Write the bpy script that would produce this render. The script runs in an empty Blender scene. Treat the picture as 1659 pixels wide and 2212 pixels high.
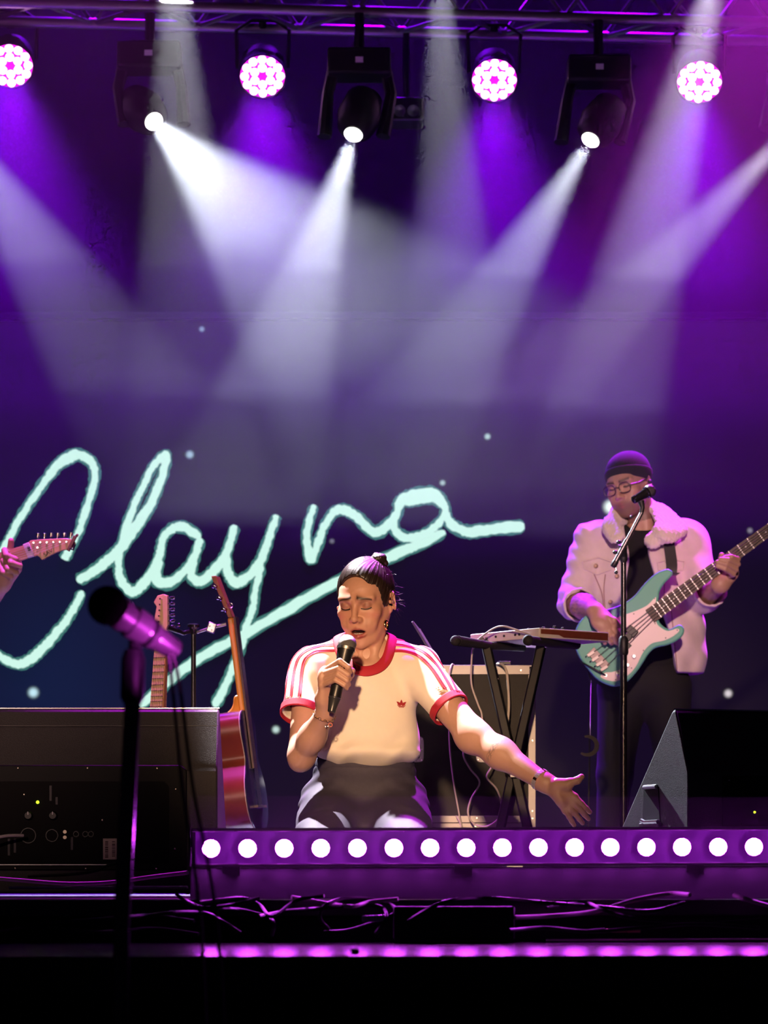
# Night-time stage performance: kneeling singer, bassist, beams in haze, video screen signature.
import bpy, bmesh, math, random
import numpy as np
from mathutils import Vector, Matrix, Euler

random.seed(7)
np.random.seed(7)
SC = bpy.context.scene
COL = SC.collection

# ------------------------------------------------------------------ camera
W, H = 1659.0, 2212.0
F = 6840.0            # focal length in pixels
HZ = 1915.0           # horizon row
CZ = 0.03             # camera height above the stage deck
cam = bpy.data.cameras.new('camera')
cam.sensor_fit = 'VERTICAL'
cam.sensor_height = 36.0
cam.lens = F / H * 36.0
cam.shift_y = (HZ - H / 2) / H
cam.clip_end = 200
cam.dof.use_dof = True
cam.dof.focus_distance = 9.0
cam.dof.aperture_fstop = 6.5
camo = bpy.data.objects.new('camera', cam)
camo.location = (0, 0, CZ)
camo.rotation_euler = (math.pi / 2, 0, 0)
COL.objects.link(camo)
SC.camera = camo

# ------------------------------------------------------------------ world, exposure
SC.view_settings.view_transform = 'Standard'
SC.view_settings.look = 'None'
SC.view_settings.exposure = 0.0
SC.view_settings.gamma = 1.0
SC.view_settings.use_curve_mapping = False
world = bpy.data.worlds.new('night')
SC.world = world
world.use_nodes = True
world.node_tree.nodes['Background'].inputs[0].default_value = (0.006, 0.004, 0.012, 1)
world.node_tree.nodes['Background'].inputs[1].default_value = 0.6
SC.cycles.volume_bounces = 0
SC.cycles.max_bounces = 6
SC.cycles.diffuse_bounces = 2
SC.cycles.glossy_bounces = 3
SC.cycles.transparent_max_bounces = 8
SC.cycles.use_denoising = True
SC.cycles.sample_clamp_indirect = 4.0
SC.cycles.use_adaptive_sampling = True
SC.cycles.adaptive_threshold = 0.1
SC.cycles.adaptive_min_samples = 12

YAW = math.tan(math.radians(5.5))      # the stage recedes to the right


def P(px, py, D):
    """World point at depth D for a photograph pixel."""
    return Vector(((px - W / 2) * D / F, D, CZ + (HZ - py) * D / F))


def S(D):
    return F / D


def line_depth(px, D0):
    """Depth of a stage-parallel plane (depth D0 at frame centre) at column px."""
    k = (px - W / 2) / F
    return D0 / (1 - YAW * k)


def lamp(name, kind, loc, target=None, energy=100, color=(1, 1, 1), **kw):
    L = bpy.data.lights.new(name, kind)
    L.energy = energy
    L.color = color
    for k, v in kw.items():
        setattr(L, k, v)
    o = bpy.data.objects.new(name, L)
    o.location = loc
    if target is not None:
        o.rotation_euler = (Vector(target) - Vector(loc)).to_track_quat('-Z', 'Y').to_euler()
    COL.objects.link(o)
    return o


# ------------------------------------------------------------------ stage lighting
# front-of-house warm key on the singer (profile spot out in front, above the camera)
lamp('front_profile_spot', 'SPOT', (-0.7, -2.5, 1.9), P(850, 1500, 9.0), 6600, (1.0, 0.60, 0.33),
     spot_size=math.radians(7.0), spot_blend=1.0, shadow_soft_size=0.16)
# front wash for the bass player further back
lamp('front_wash_spot', 'SPOT', (0.2, -2.5, 3.1), P(1400, 1260, 11.8), 6200, (1.0, 0.60, 0.52),
     spot_size=math.radians(5.6), spot_blend=0.9, shadow_soft_size=0.16)
lamp('front_wash_spot', 'SPOT', (-3.4, -2.0, 2.6), P(90, 1430, 9.6), 2600, (1.0, 0.62, 0.50),
     spot_size=math.radians(10), spot_blend=1.0, shadow_soft_size=0.16)
# white back light on the singer from the rear truss
lamp('back_spot_singer', 'SPOT', (-1.0, 10.05, 4.3), P(755, 1690, 8.8), 6600, (1.0, 0.90, 0.94),
     spot_size=math.radians(13), spot_blend=0.3, shadow_soft_size=0.05)
# magenta top wash for singer and band, added magenta spot brightening the foreground microphone
lamp('top_wash_singer', 'SPOT', (0.5, 10.6, 4.2), P(790, 1400, 9.0), 2800, (0.75, 0.02, 1.0),
     spot_size=math.radians(26), spot_blend=0.6, shadow_soft_size=0.1)
lamp('top_wash_band', 'SPOT', (1.7, 13.0, 4.3), P(1400, 1250, 11.9), 2200, (0.78, 0.03, 1.0),
     spot_size=math.radians(44), spot_blend=0.6, shadow_soft_size=0.1)
lamp('top_wash_left', 'SPOT', (-1.15, 10.45, 4.3), P(330, 1400, 10.65), 1500, (0.80, 0.10, 1.0),
     spot_size=math.radians(40), spot_blend=0.6, shadow_soft_size=0.1)
lamp('added_mic_spot', 'SPOT', (1.5, 2.6, -0.3), P(330, 1368, 5.0), 2600, (1.0, 0.08, 1.0),
     spot_size=math.radians(1.9), spot_blend=0.5, shadow_soft_size=0.06)
lamp('truss_fill_spot', 'SPOT', (-3.5, 7.5, 2.2), P(500, 30, 13.1), 130, (0.9, 0.18, 0.9),  # pink spot added to brighten the truss chords
     spot_size=math.radians(30), spot_blend=0.9, shadow_soft_size=0.1)
# ------------------------------------------------------------------ materials
MATS = {}


def mat(name, color=(0.5, 0.5, 0.5), rough=0.5, metal=0.0, spec=0.5, emit=None, estr=0.0, noise=0.0, nscale=40.0, bump=0.0, bscale=200.0,
        coat=0.0, attr=None, sss=0.0, sheen=0.0):
    if name in MATS:
        return MATS[name]
    m = bpy.data.materials.new(name)
    m.use_nodes = True
    nt = m.node_tree
    b = nt.nodes['Principled BSDF']
    b.inputs['Base Color'].default_value = (*color, 1)
    b.inputs['Roughness'].default_value = rough
    b.inputs['Metallic'].default_value = metal
    b.inputs['Specular IOR Level'].default_value = spec
    b.inputs['Coat Weight'].default_value = coat
    b.inputs['Sheen Weight'].default_value = sheen
    if sss:
        b.inputs['Subsurface Weight'].default_value = sss
        b.inputs['Subsurface Radius'].default_value = (0.01, 0.004, 0.002)
        b.inputs['Subsurface Scale'].default_value = 1.0
    if emit is not None:
        b.inputs['Emission Color'].default_value = (*emit, 1)
        b.inputs['Emission Strength'].default_value = estr
    tc = nt.nodes.new('ShaderNodeTexCoord')
    src = None
    if attr:
        a = nt.nodes.new('ShaderNodeAttribute')
        a.attribute_name = attr
        src = a.outputs['Color']
    if noise:
        n = nt.nodes.new('ShaderNodeTexNoise')
        n.inputs['Scale'].default_value = nscale
        n.inputs['Detail'].default_value = 4
        nt.links.new(tc.outputs['Object'], n.inputs['Vector'])
        mr = nt.nodes.new('ShaderNodeMapRange')
        mr.inputs['To Min'].default_value = 1 - noise
        mr.inputs['To Max'].default_value = 1 + noise
        nt.links.new(n.outputs['Fac'], mr.inputs['Value'])
        mx = nt.nodes.new('ShaderNodeVectorMath')
        mx.operation = 'SCALE'
        if src is not None:
            nt.links.new(src, mx.inputs[0])
        else:
            mx.inputs[0].default_value = color
        nt.links.new(mr.outputs['Result'], mx.inputs['Scale'])
        src = mx.outputs[0]
    if src is not None:
        nt.links.new(src, b.inputs['Base Color'])
    if bump:
        n2 = nt.nodes.new('ShaderNodeTexNoise')
        n2.inputs['Scale'].default_value = bscale
        n2.inputs['Detail'].default_value = 3
        nt.links.new(tc.outputs['Object'], n2.inputs['Vector'])
        bp = nt.nodes.new('ShaderNodeBump')
        bp.inputs['Strength'].default_value = bump
        bp.inputs['Distance'].default_value = 0.002
        nt.links.new(n2.outputs['Fac'], bp.inputs['Height'])
        nt.links.new(bp.outputs['Normal'], b.inputs['Normal'])
    MATS[name] = m
    return m


def emitter(name, color, strength):
    if name in MATS:
        return MATS[name]
    m = bpy.data.materials.new(name)
    m.use_nodes = True
    nt = m.node_tree
    nt.nodes.remove(nt.nodes['Principled BSDF'])
    e = nt.nodes.new('ShaderNodeEmission')
    e.inputs[0].default_value = (*color, 1)
    e.inputs[1].default_value = strength
    nt.links.new(e.outputs[0], nt.nodes['Material Output'].inputs['Surface'])
    MATS[name] = m
    return m


# ------------------------------------------------------------------ scene objects
def tag(o, label=None, cat=None, group=None, kind=None):
    if label:
        o['label'] = label
    if cat:
        o['category'] = cat
    if group:
        o['group'] = group
    if kind:
        o['kind'] = kind
    return o


def thing(name, label, cat, loc=(0, 0, 0), group=None, rot=(0, 0, 0)):
    o = bpy.data.objects.new(name, None)
    o.empty_display_size = 0.05
    COL.objects.link(o)
    o.location = loc
    o.rotation_euler = rot
    bpy.context.view_layer.update()
    return tag(o, label, cat, group)


def link(name, me, m, parent=None, label=None, smooth=True, kind=None):
    """Link mesh data whose coordinates are in world space; the parent keeps them there."""
    o = bpy.data.objects.new(name, me)
    if m is not None and not me.materials:
        for mm in (m if isinstance(m, (list, tuple)) else [m]):
            me.materials.append(mm)
    COL.objects.link(o)
    if parent is not None:
        o.parent = parent
        o.matrix_parent_inverse = parent_world(parent).inverted()
    if label:
        o['label'] = label
    if kind:
        o['kind'] = kind
    if smooth:
        me.polygons.foreach_set('use_smooth', [True] * len(me.polygons))
    return o


def parent_world(p):
    m = Matrix.Identity(4)
    chain = []
    while p is not None:
        chain.append(p)
        p = p.parent
    for q in reversed(chain):
        m = m @ (q.matrix_parent_inverse if q.parent else Matrix.Identity(4)) @ Matrix.LocRotScale(q.location, q.rotation_euler, q.scale)
    return m


def copy_tree(root, offset, label=None):
    """Copy a thing with parts and sub-parts, moved by offset."""
    r = root.copy()
    COL.objects.link(r)
    r.location = Vector(root.location) + Vector(offset)
    if label:
        r['label'] = label
    for ch in list(root.children):
        c = ch.copy()
        COL.objects.link(c)
        c.parent = r
        for g in list(ch.children):
            d = g.copy()
            COL.objects.link(d)
            d.parent = c
    return r


class MB:
    """Collects vertices and faces of ONE part."""

    def __init__(self):
        self.v = []
        self.f = []

    def add(self, vs, fs):
        o = len(self.v)
        self.v += [tuple(x) for x in vs]
        self.f += [tuple(i + o for i in f) for f in fs]
        return self

    def box(self, c, half, R=None):
        c = Vector(c)
        vs = []
        for sx in (-1, 1):
            for sy in (-1, 1):
                for sz in (-1, 1):
                    q = Vector((sx * half[0], sy * half[1], sz * half[2]))
                    if R is not None:
                        q = R @ q
                    vs.append(c + q)
        fs = [(0, 1, 3, 2), (4, 6, 7, 5), (0, 4, 5, 1), (2, 3, 7, 6), (0, 2, 6, 4), (1, 5, 7, 3)]
        return self.add(vs, fs)

    def bar(self, a, b, w, h, up=(0, 0, 1)):
        a, b = Vector(a), Vector(b)
        d = (b - a)
        x = d.normalized()
        y = Vector(up).cross(x)
        if y.length < 1e-4:
            y = Vector((0, 1, 0)).cross(x)
        y.normalize()
        z = x.cross(y)
        R = Matrix((x, y, z)).transposed()
        return self.box((a + b) / 2, (d.length / 2, w / 2, h / 2), R)

    def tube(self, pts, r, n=10, cap=True):
        """Tube through points, r a number or list."""
        pts = [Vector(p) for p in pts]
        rs = r if isinstance(r, (list, tuple)) else [r] * len(pts)
        vs, fs = [], []
        ref = None
        for i, p in enumerate(pts):
            t = (pts[min(i + 1, len(pts) - 1)] - pts[max(i - 1, 0)])
            if t.length < 1e-9:
                t = Vector((0, 0, 1))
            t.normalize()
            if ref is None:
                ref = Vector((0, 0, 1)) if abs(t.z) < 0.9 else Vector((1, 0, 0))
            x = ref - t * ref.dot(t)
            if x.length < 1e-5:
                x = t.orthogonal()
            x.normalize()
            ref = x
            y = t.cross(x)
            for k in range(n):
                a = 2 * math.pi * k / n
                vs.append(p + (x * math.cos(a) + y * math.sin(a)) * rs[i])
        for i in range(len(pts) - 1):
            for k in range(n):
                k2 = (k + 1) % n
                fs.append((i * n + k, i * n + k2, (i + 1) * n + k2, (i + 1) * n + k))
        if cap:
            fs.append(tuple(reversed(range(n))))
            fs.append(tuple(range((len(pts) - 1) * n, len(pts) * n)))
        return self.add(vs, fs)

    def lathe(self, a, axis, prof, n=20):
        """prof: list of (distance along axis, radius) from point a."""
        a = Vector(a)
        t = Vector(axis).normalized()
        x = t.orthogonal().normalized()
        y = t.cross(x)
        vs, fs = [], []
        for (h, r) in prof:
            for k in range(n):
                an = 2 * math.pi * k / n
                vs.append(a + t * h + (x * math.cos(an) + y * math.sin(an)) * max(r, 1e-5))
        for i in range(len(prof) - 1):
            for k in range(n):
                k2 = (k + 1) % n
                fs.append((i * n + k, i * n + k2, (i + 1) * n + k2, (i + 1) * n + k))
        fs.append(tuple(reversed(range(n))))
        fs.append(tuple(range((len(prof) - 1) * n, len(prof) * n)))
        return self.add(vs, fs)

    def sphere(self, c, r, nu=16, nv=10, sc=(1, 1, 1)):
        c = Vector(c)
        prof = []
        vs, fs = [], []
        for j in range(nv + 1):
            th = math.pi * j / nv
            for i in range(nu):
                ph = 2 * math.pi * i / nu
                vs.append(c + Vector((r * sc[0] * math.sin(th) * math.cos(ph), r * sc[1] * math.sin(th) * math.sin(ph), r * sc[2] * math.cos(th))))
        for j in range(nv):
            for i in range(nu):
                i2 = (i + 1) % nu
                fs.append((j * nu + i, (j + 1) * nu + i, (j + 1) * nu + i2, j * nu + i2))
        return self.add(vs, fs)

    def torus(self, c, axis, R, r, n=24, m=8, a0=0.0, a1=2 * math.pi, xdir=None):
        c = Vector(c)
        t = Vector(axis).normalized()
        x = Vector(xdir).normalized() if xdir is not None else t.orthogonal().normalized()
        y = t.cross(x)
        pts = [c + (x * math.cos(a0 + (a1 - a0) * i / n) + y * math.sin(a0 + (a1 - a0) * i / n)) * R for i in range(n + 1)]
        return self.tube(pts, r, m, cap=abs(a1 - a0) < 6.28)

    def prism(self, outline, d, inset=0.0):
        """Extrude a closed outline of Vectors by vector d (fan-free ngon caps)."""
        o = [Vector(p) for p in outline]
        d = Vector(d)
        n = len(o)
        vs = o + [p + d for p in o]
        fs = [tuple(range(n)), tuple(reversed(range(n, 2 * n)))]
        for i in range(n):
            j = (i + 1) % n
            fs.append((i, i + n, j + n, j))
        return self.add(vs, fs)

    def mesh(self, name='m'):
        me = bpy.data.meshes.new(name)
        me.from_pydata(self.v, [], self.f)
        me.validate()
        bm = bmesh.new()
        bm.from_mesh(me)
        bmesh.ops.remove_doubles(bm, verts=bm.verts, dist=1e-6)
        bmesh.ops.recalc_face_normals(bm, faces=bm.faces)
        bm.to_mesh(me)
        bm.free()
        return me

    def build(self, name, m, parent=None, label=None, smooth=True, bevel=0.0, kind=None, seg=2, angle=40):
        me = self.mesh(name)
        if smooth:
            flat_angle(me, angle)
        o = link(name, me, m, parent, label, smooth=False, kind=kind)
        if bevel:
            b = o.modifiers.new('bevel', 'BEVEL')
            b.width = bevel
            b.segments = seg
            b.limit_method = 'ANGLE'
            b.angle_limit = math.radians(35)
        return o


def flat_angle(me, deg):
    """Smooth shading with sharp edges above an angle."""
    me.polygons.foreach_set('use_smooth', [True] * len(me.polygons))
    bm = bmesh.new()
    bm.from_mesh(me)
    lim = math.radians(deg)
    for e in bm.edges:
        if len(e.link_faces) == 2:
            if e.calc_face_angle(0) > lim:
                e.smooth = False
        else:
            e.smooth = False
    bm.to_mesh(me)
    bm.free()


def catmull(pts, n=8, closed=False):
    pts = [Vector(p) for p in pts]
    out = []
    N = len(pts)
    rng = range(N) if closed else range(N - 1)
    for i in rng:
        if closed:
            p0, p1, p2, p3 = pts[(i - 1) % N], pts[i], pts[(i + 1) % N], pts[(i + 2) % N]
        else:
            p0, p1, p2, p3 = pts[max(i - 1, 0)], pts[i], pts[i + 1], pts[min(i + 2, N - 1)]
        for k in range(n):
            t = k / n
            out.append(0.5 * ((2 * p1) + (p2 - p0) * t + (2 * p0 - 5 * p1 + 4 * p2 - p3) * t * t + (3 * p1 - p0 - 3 * p2 + p3) * t ** 3))
    if not closed:
        out.append(pts[-1])
    return out


def cable(name, pts, r, m, label, n=6, parent=None, cat='cable', group=None, seg=8):
    o = MB().tube(catmull(pts, n), r, seg).build(name, m, parent)
    if parent is None:
        tag(o, label, cat, group)
    return o


def text_mesh(s, size, extrude=0.0004):
    cu = bpy.data.curves.new('t', 'FONT')
    cu.body = s
    cu.size = size
    cu.extrude = extrude
    cu.align_x = 'CENTER'
    cu.align_y = 'CENTER'
    cu.resolution_u = 3
    o = bpy.data.objects.new('t', cu)
    COL.objects.link(o)
    dg = bpy.context.evaluated_depsgraph_get()
    me = bpy.data.meshes.new_from_object(o.evaluated_get(dg))
    bpy.data.objects.remove(o)
    bpy.data.curves.remove(cu)
    return me


BLACK = mat('black_plastic', (0.012, 0.012, 0.014), 0.45)
BLACKM = mat('black_metal', (0.010, 0.010, 0.012), 0.32, 0.0)
RUBBER = mat('black_rubber', (0.006, 0.006, 0.007), 0.7)
CHROME = mat('chrome', (0.75, 0.75, 0.77), 0.18, 1.0)
STEEL = mat('brushed_steel', (0.55, 0.55, 0.57), 0.35, 1.0)
ALU = mat('aluminium', (0.26, 0.245, 0.26), 0.45, 0.5, noise=0.12, nscale=30)
WHITEP = mat('white_plastic', (0.75, 0.74, 0.72), 0.5)
WCABLE = mat('pale_cable_jacket', (0.55, 0.50, 0.47), 0.55)
BCABLE = mat('black_cable_jacket', (0.007, 0.007, 0.008), 0.40, spec=0.35)
# ------------------------------------------------------------------ the stage
XD = Vector((1, YAW, 0)).normalized()        # along the stage front
YD = Vector((-YAW, 1, 0)).normalized()       # into the stage


def SP(x, d, z):
    """Stage point: x along the front from the frame centre line, d depth at the centre line."""
    return Vector((0, d, z)) + XD * x + YD * 0


def slab(x0, x1, d0, d1, z0, z1):
    m = MB()
    pts = []
    for z in (z0, z1):
        pts += [SP(x0, d0, z), SP(x1, d0, z), SP(x1, d1, z), SP(x0, d1, z)]
    m.add(pts, [(3, 2, 1, 0), (4, 5, 6, 7), (0, 1, 5, 4), (1, 2, 6, 5), (2, 3, 7, 6), (3, 0, 4, 7)])
    return m


DECK = mat('stage_deck', (0.016, 0.014, 0.018), 0.38, noise=0.3, nscale=6, bump=0.15, bscale=60)
LEDGE = mat('glossy_ledge', (0.014, 0.012, 0.016), 0.17, spec=0.22, noise=0.2, nscale=8)
SKIRT = mat('black_skirt', (0.006, 0.005, 0.007), 0.9, bump=0.3, bscale=50)
FLOORM = mat('dark_ground', (0.012, 0.011, 0.014), 0.8, noise=0.3, nscale=5)
CURT = mat('black_curtain', (0.004, 0.0035, 0.005), 0.95, spec=0.1)

tag(slab(-9, 9, 7.12, 18.5, -0.035, 0.0).build('floor', DECK, smooth=False), 'black stage deck the band plays on', 'stage', kind='structure')
tag(slab(-9, 9, 7.15, 18.5, -0.60, -0.036).build('trim_1', SKIRT, smooth=False), 'dark riser face under the deck edge', 'stage front', kind='structure')
tag(slab(-9, 9, 5.70, 7.14, -0.16, -0.095).build('floor_ledge', LEDGE, smooth=False, bevel=0.004), 'glossy dark ledge along the stage front', 'ledge', kind='structure')
tag(slab(-9, 9, 5.75, 7.14, -1.10, -0.161).build('wall_stage_front', SKIRT, smooth=False), 'black cloth skirt below the stage edge', 'stage front', kind='structure')
tag(slab(-12, 12, -6, 19, -1.16, -1.101).build('floor_ground', FLOORM, smooth=False), 'dark ground in front of the stage', 'ground', kind='structure')

# pleated black backdrop curtain
m = MB()
vs, fs = [], []
NC = 360
for i in range(NC + 1):
    x = -9 + 18 * i / NC
    d = 16.6 + 0.05 * math.sin(i * 0.62) + 0.03 * math.sin(i * 0.27)
    for z in (0.0, 7.5):
        vs.append(SP(x, d, z))
for i in range(NC):
    fs.append((2 * i, 2 * i + 2, 2 * i + 3, 2 * i + 1))
m.add(vs, fs)
tag(m.build('wall_back', CURT), 'black pleated curtain hanging behind the screen', 'curtain', kind='structure')
for sx, nm in ((-8.8, 'wall_left'), (8.8, 'wall_right')):
    tag(slab(sx - 0.05, sx + 0.05, 8, 16.5, 0.0, 7.5).build(nm, CURT, smooth=False), 'black side masking of the stage', 'curtain', kind='structure')
tag(slab(-9, 9, 8, 17, 7.5, 7.6).build('ceiling', CURT, smooth=False), 'black stage roof', 'roof', kind='structure')
# ------------------------------------------------------------------ video screen with the glowing signature
DSC = 14.6


def SCR(px, py, off=0.0):
    D = line_depth(px, DSC) - off
    return P(px, py, D)


def screen_material():
    m = bpy.data.materials.new('led_screen_picture')
    m.use_nodes = True
    nt = m.node_tree
    b = nt.nodes['Principled BSDF']
    b.inputs['Base Color'].default_value = (0.004, 0.004, 0.005, 1)
    b.inputs['Roughness'].default_value = 0.7
    b.inputs['Specular IOR Level'].default_value = 0.15
    tc = nt.nodes.new('ShaderNodeTexCoord')
    sep = nt.nodes.new('ShaderNodeSeparateXYZ')
    nt.links.new(tc.outputs['Object'], sep.inputs[0])
    # blue glow of the picture low at one side
    cx, cz = SCR(110, 1500).x, SCR(110, 1500).z

    def gauss(cx, cz, sx, sz):
        out = None
        for ch, c, s in (('X', cx, sx), ('Z', cz, sz)):
            a = nt.nodes.new('ShaderNodeMath'); a.operation = 'SUBTRACT'
            nt.links.new(sep.outputs[ch], a.inputs[0]); a.inputs[1].default_value = c
            d = nt.nodes.new('ShaderNodeMath'); d.operation = 'DIVIDE'
            nt.links.new(a.outputs[0], d.inputs[0]); d.inputs[1].default_value = s
            p = nt.nodes.new('ShaderNodeMath'); p.operation = 'MULTIPLY'
            nt.links.new(d.outputs[0], p.inputs[0]); nt.links.new(d.outputs[0], p.inputs[1])
            if out is None:
                out = p
            else:
                q = nt.nodes.new('ShaderNodeMath'); q.operation = 'ADD'
                nt.links.new(out.outputs[0], q.inputs[0]); nt.links.new(p.outputs[0], q.inputs[1])
                out = q
        n = nt.nodes.new('ShaderNodeMath'); n.operation = 'MULTIPLY'; n.inputs[1].default_value = -1
        nt.links.new(out.outputs[0], n.inputs[0])
        e = nt.nodes.new('ShaderNodeMath'); e.operation = 'EXPONENT'
        nt.links.new(n.outputs[0], e.inputs[0])
        return e.outputs[0]
    g = gauss(cx, cz, 0.55, 0.75)
    mix = nt.nodes.new('ShaderNodeMix'); mix.data_type = 'RGBA'
    mix.inputs[6].default_value = (0.006, 0.003, 0.011, 1)
    mix.inputs[7].default_value = (0.006, 0.012, 0.045, 1)
    nt.links.new(g, mix.inputs[0])
    nt.links.new(mix.outputs[2], b.inputs['Emission Color'])
    b.inputs['Emission Strength'].default_value = 1.0
    m.cycles.emission_sampling = 'NONE'
    return m


scr = thing('video_screen', 'large dark video screen with a glowing pale green signature across it', 'screen', SCR(830, 1890))
a, b_, c, d = SCR(-420, 1880), SCR(2300, 1880), SCR(2300, 690), SCR(-420, 690)
back = Vector((0, 0.09, 0))
m = MB().add([a, b_, c, d, a + back, b_ + back, c + back, d + back],
             [(0, 1, 2, 3), (7, 6, 5, 4), (0, 4, 5, 1), (1, 5, 6, 2), (2, 6, 7, 3), (3, 7, 4, 0)])
m.build('picture_panel', screen_material(), scr, smooth=False)
m = MB()
m.bar(SCR(-430, 686), SCR(2310, 686), 0.12, 0.03)
m.build('top_frame', BLACKM, scr)
for px in range(-400, 2300, 300):
    MB().box(SCR(px, 1880) + Vector((0, 0.05, -0.5 * SCR(px, 1880).z)), (0.025, 0.025, 0.5 * SCR(px, 1880).z)).build('foot', BLACKM, scr)

SIG = emitter('signature_glow', (0.66, 1.0, 0.88), 0.95)
SIGE = emitter('signature_edge_glow', (0.10, 0.34, 0.31), 0.55)
SIG.cycles.emission_sampling = SIGE.cycles.emission_sampling = 'NONE'
rs = random.Random(3)


def stroke(pts, widths, name='signature_stroke'):
    """Flat hand-drawn stroke with ragged edges shown on the screen."""
    p2 = catmull([Vector((x, y, 0)) for x, y in pts], 10)
    n = len(p2)
    for mt, extra, off in ((SIGE, 5.0, 0.006), (SIG, 0.0, 0.010)):
        L, R = [], []
        jl = jr = 0.0
        for i, p in enumerate(p2):
            t = (p2[min(i + 1, n - 1)] - p2[max(i - 1, 0)])
            t.normalize()
            nn = Vector((-t.y, t.x, 0))
            u = i / (n - 1) * (len(widths) - 1)
            k = min(int(u), len(widths) - 2)
            w = widths[k] + (widths[k + 1] - widths[k]) * (u - k)
            jl = jl * 0.4 + rs.uniform(-1.6, 1.6)
            jr = jr * 0.4 + rs.uniform(-1.6, 1.6)
            end = min(1.0, 0.45 + min(i, n - 1 - i) * 0.25)
            L.append(p + nn * ((w * 0.5 + extra + jl) * end))
            R.append(p - nn * ((w * 0.5 + extra + jr) * end))
        vs = [SCR(q.x, q.y, off) for q in L] + [SCR(q.x, q.y, off) for q in R]
        fs = [(i, i + 1, n + i + 1, n + i) for i in range(n - 1)]
        MB().add(vs, fs).build(name if extra == 0 else 'signature_edge', mt, scr, smooth=False)


stroke([(138, 1209), (149, 1188), (170, 1149), (183, 1108), (198, 1063), (205, 1026), (198, 1000), (172, 983), (149, 989), (123, 1007), (101, 1035),
        (67, 1082), (41, 1123), (22, 1160), (0, 1204), (-30, 1270), (-50, 1340), (-40, 1390), (0, 1418), (34, 1434), (60, 1428), (90, 1403), (120, 1370),
        (146, 1336), (164, 1306), (178, 1276)], [20, 13, 14, 15, 17, 19, 24, 18, 15, 14, 15, 15, 15, 14, 16, 19, 20, 17, 15, 13])
stroke([(166, 1255), (202, 1235), (232, 1211), (258, 1187), (284, 1149), (317, 1104), (340, 1056), (354, 1018), (357, 984), (333, 1005), (310, 1048), (288, 1097),
        (270, 1149), (258, 1194), (257, 1231), (264, 1258), (284, 1278), (306, 1265), (329, 1235), (344, 1200), (351, 1166), (373, 1142), (398, 1139), (433, 1162)],
       [18, 20, 20, 22, 24, 20, 18, 16, 18, 14, 13, 14, 16, 16, 16, 18, 20, 20, 18, 16, 14, 18, 20, 16])
stroke([(433, 1162), (422, 1198), (397, 1235), (363, 1259), (338, 1250), (345, 1206)], [16, 14, 16, 22, 22, 14])
stroke([(428, 1172), (418, 1216), (413, 1243), (433, 1256), (460, 1235), (482, 1207), (497, 1172), (508, 1134)], [14, 15, 18, 22, 20, 18, 16, 16])
stroke([(488, 1200), (493, 1237), (511, 1258), (538, 1243), (560, 1216), (575, 1179), (588, 1142), (598, 1112)], [16, 18, 22, 20, 18, 16, 15, 13])
stroke([(566, 1222), (553, 1269), (546, 1314), (533, 1351), (523, 1388), (505, 1437), (486, 1482), (463, 1527)], [14, 13, 14, 14, 15, 14, 16, 17])
stroke([(300, 1527), (374, 1463), (448, 1411), (523, 1373), (620, 1317), (724, 1260), (850, 1199), (905, 1176), (962, 1149)], [20, 19, 20, 20, 22, 20, 22, 20, 15])
stroke([(679, 1090), (667, 1130), (663, 1168), (671, 1208), (686, 1176), (698, 1142), (719, 1109), (741, 1101), (770, 1116), (808, 1150), (838, 1134), (856, 1112), (863, 1086)],
       [13, 14, 16, 19, 17, 14, 17, 20, 18, 22, 20, 16, 14])
stroke([(858, 1100), (866, 1084), (884, 1077), (926, 1070), (947, 1078), (962, 1102), (947, 1130), (922, 1151), (886, 1163), (863, 1154), (851, 1136), (858, 1104)],
       [15, 22, 31, 34, 24, 14, 15, 17, 19, 17, 14, 12])
stroke([(960, 1098), (970, 1126), (990, 1142), (1020, 1149), (1070, 1142), (1133, 1137)], [14, 18, 20, 22, 22, 25])


def star_mat(i, col, st):
    m = bpy.data.materials.new('star_glint_glow_%d' % i)
    m.use_nodes = True
    nt = m.node_tree
    nt.nodes.remove(nt.nodes['Principled BSDF'])
    at = nt.nodes.new('ShaderNodeAttribute')
    at.attribute_name = 'fade'
    e = nt.nodes.new('ShaderNodeEmission')
    e.inputs[0].default_value = (*col, 1)
    ml = nt.nodes.new('ShaderNodeMath'); ml.operation = 'MULTIPLY'; ml.inputs[1].default_value = st
    nt.links.new(at.outputs['Fac'], ml.inputs[0])
    nt.links.new(ml.outputs[0], e.inputs[1])
    t = nt.nodes.new('ShaderNodeBsdfTransparent')
    mx = nt.nodes.new('ShaderNodeMixShader')
    nt.links.new(at.outputs['Fac'], mx.inputs[0])
    nt.links.new(t.outputs[0], mx.inputs[1])
    nt.links.new(e.outputs[0], mx.inputs[2])
    nt.links.new(mx.outputs[0], nt.nodes['Material Output'].inputs['Surface'])
    m.cycles.emission_sampling = 'NONE'
    return m


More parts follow.
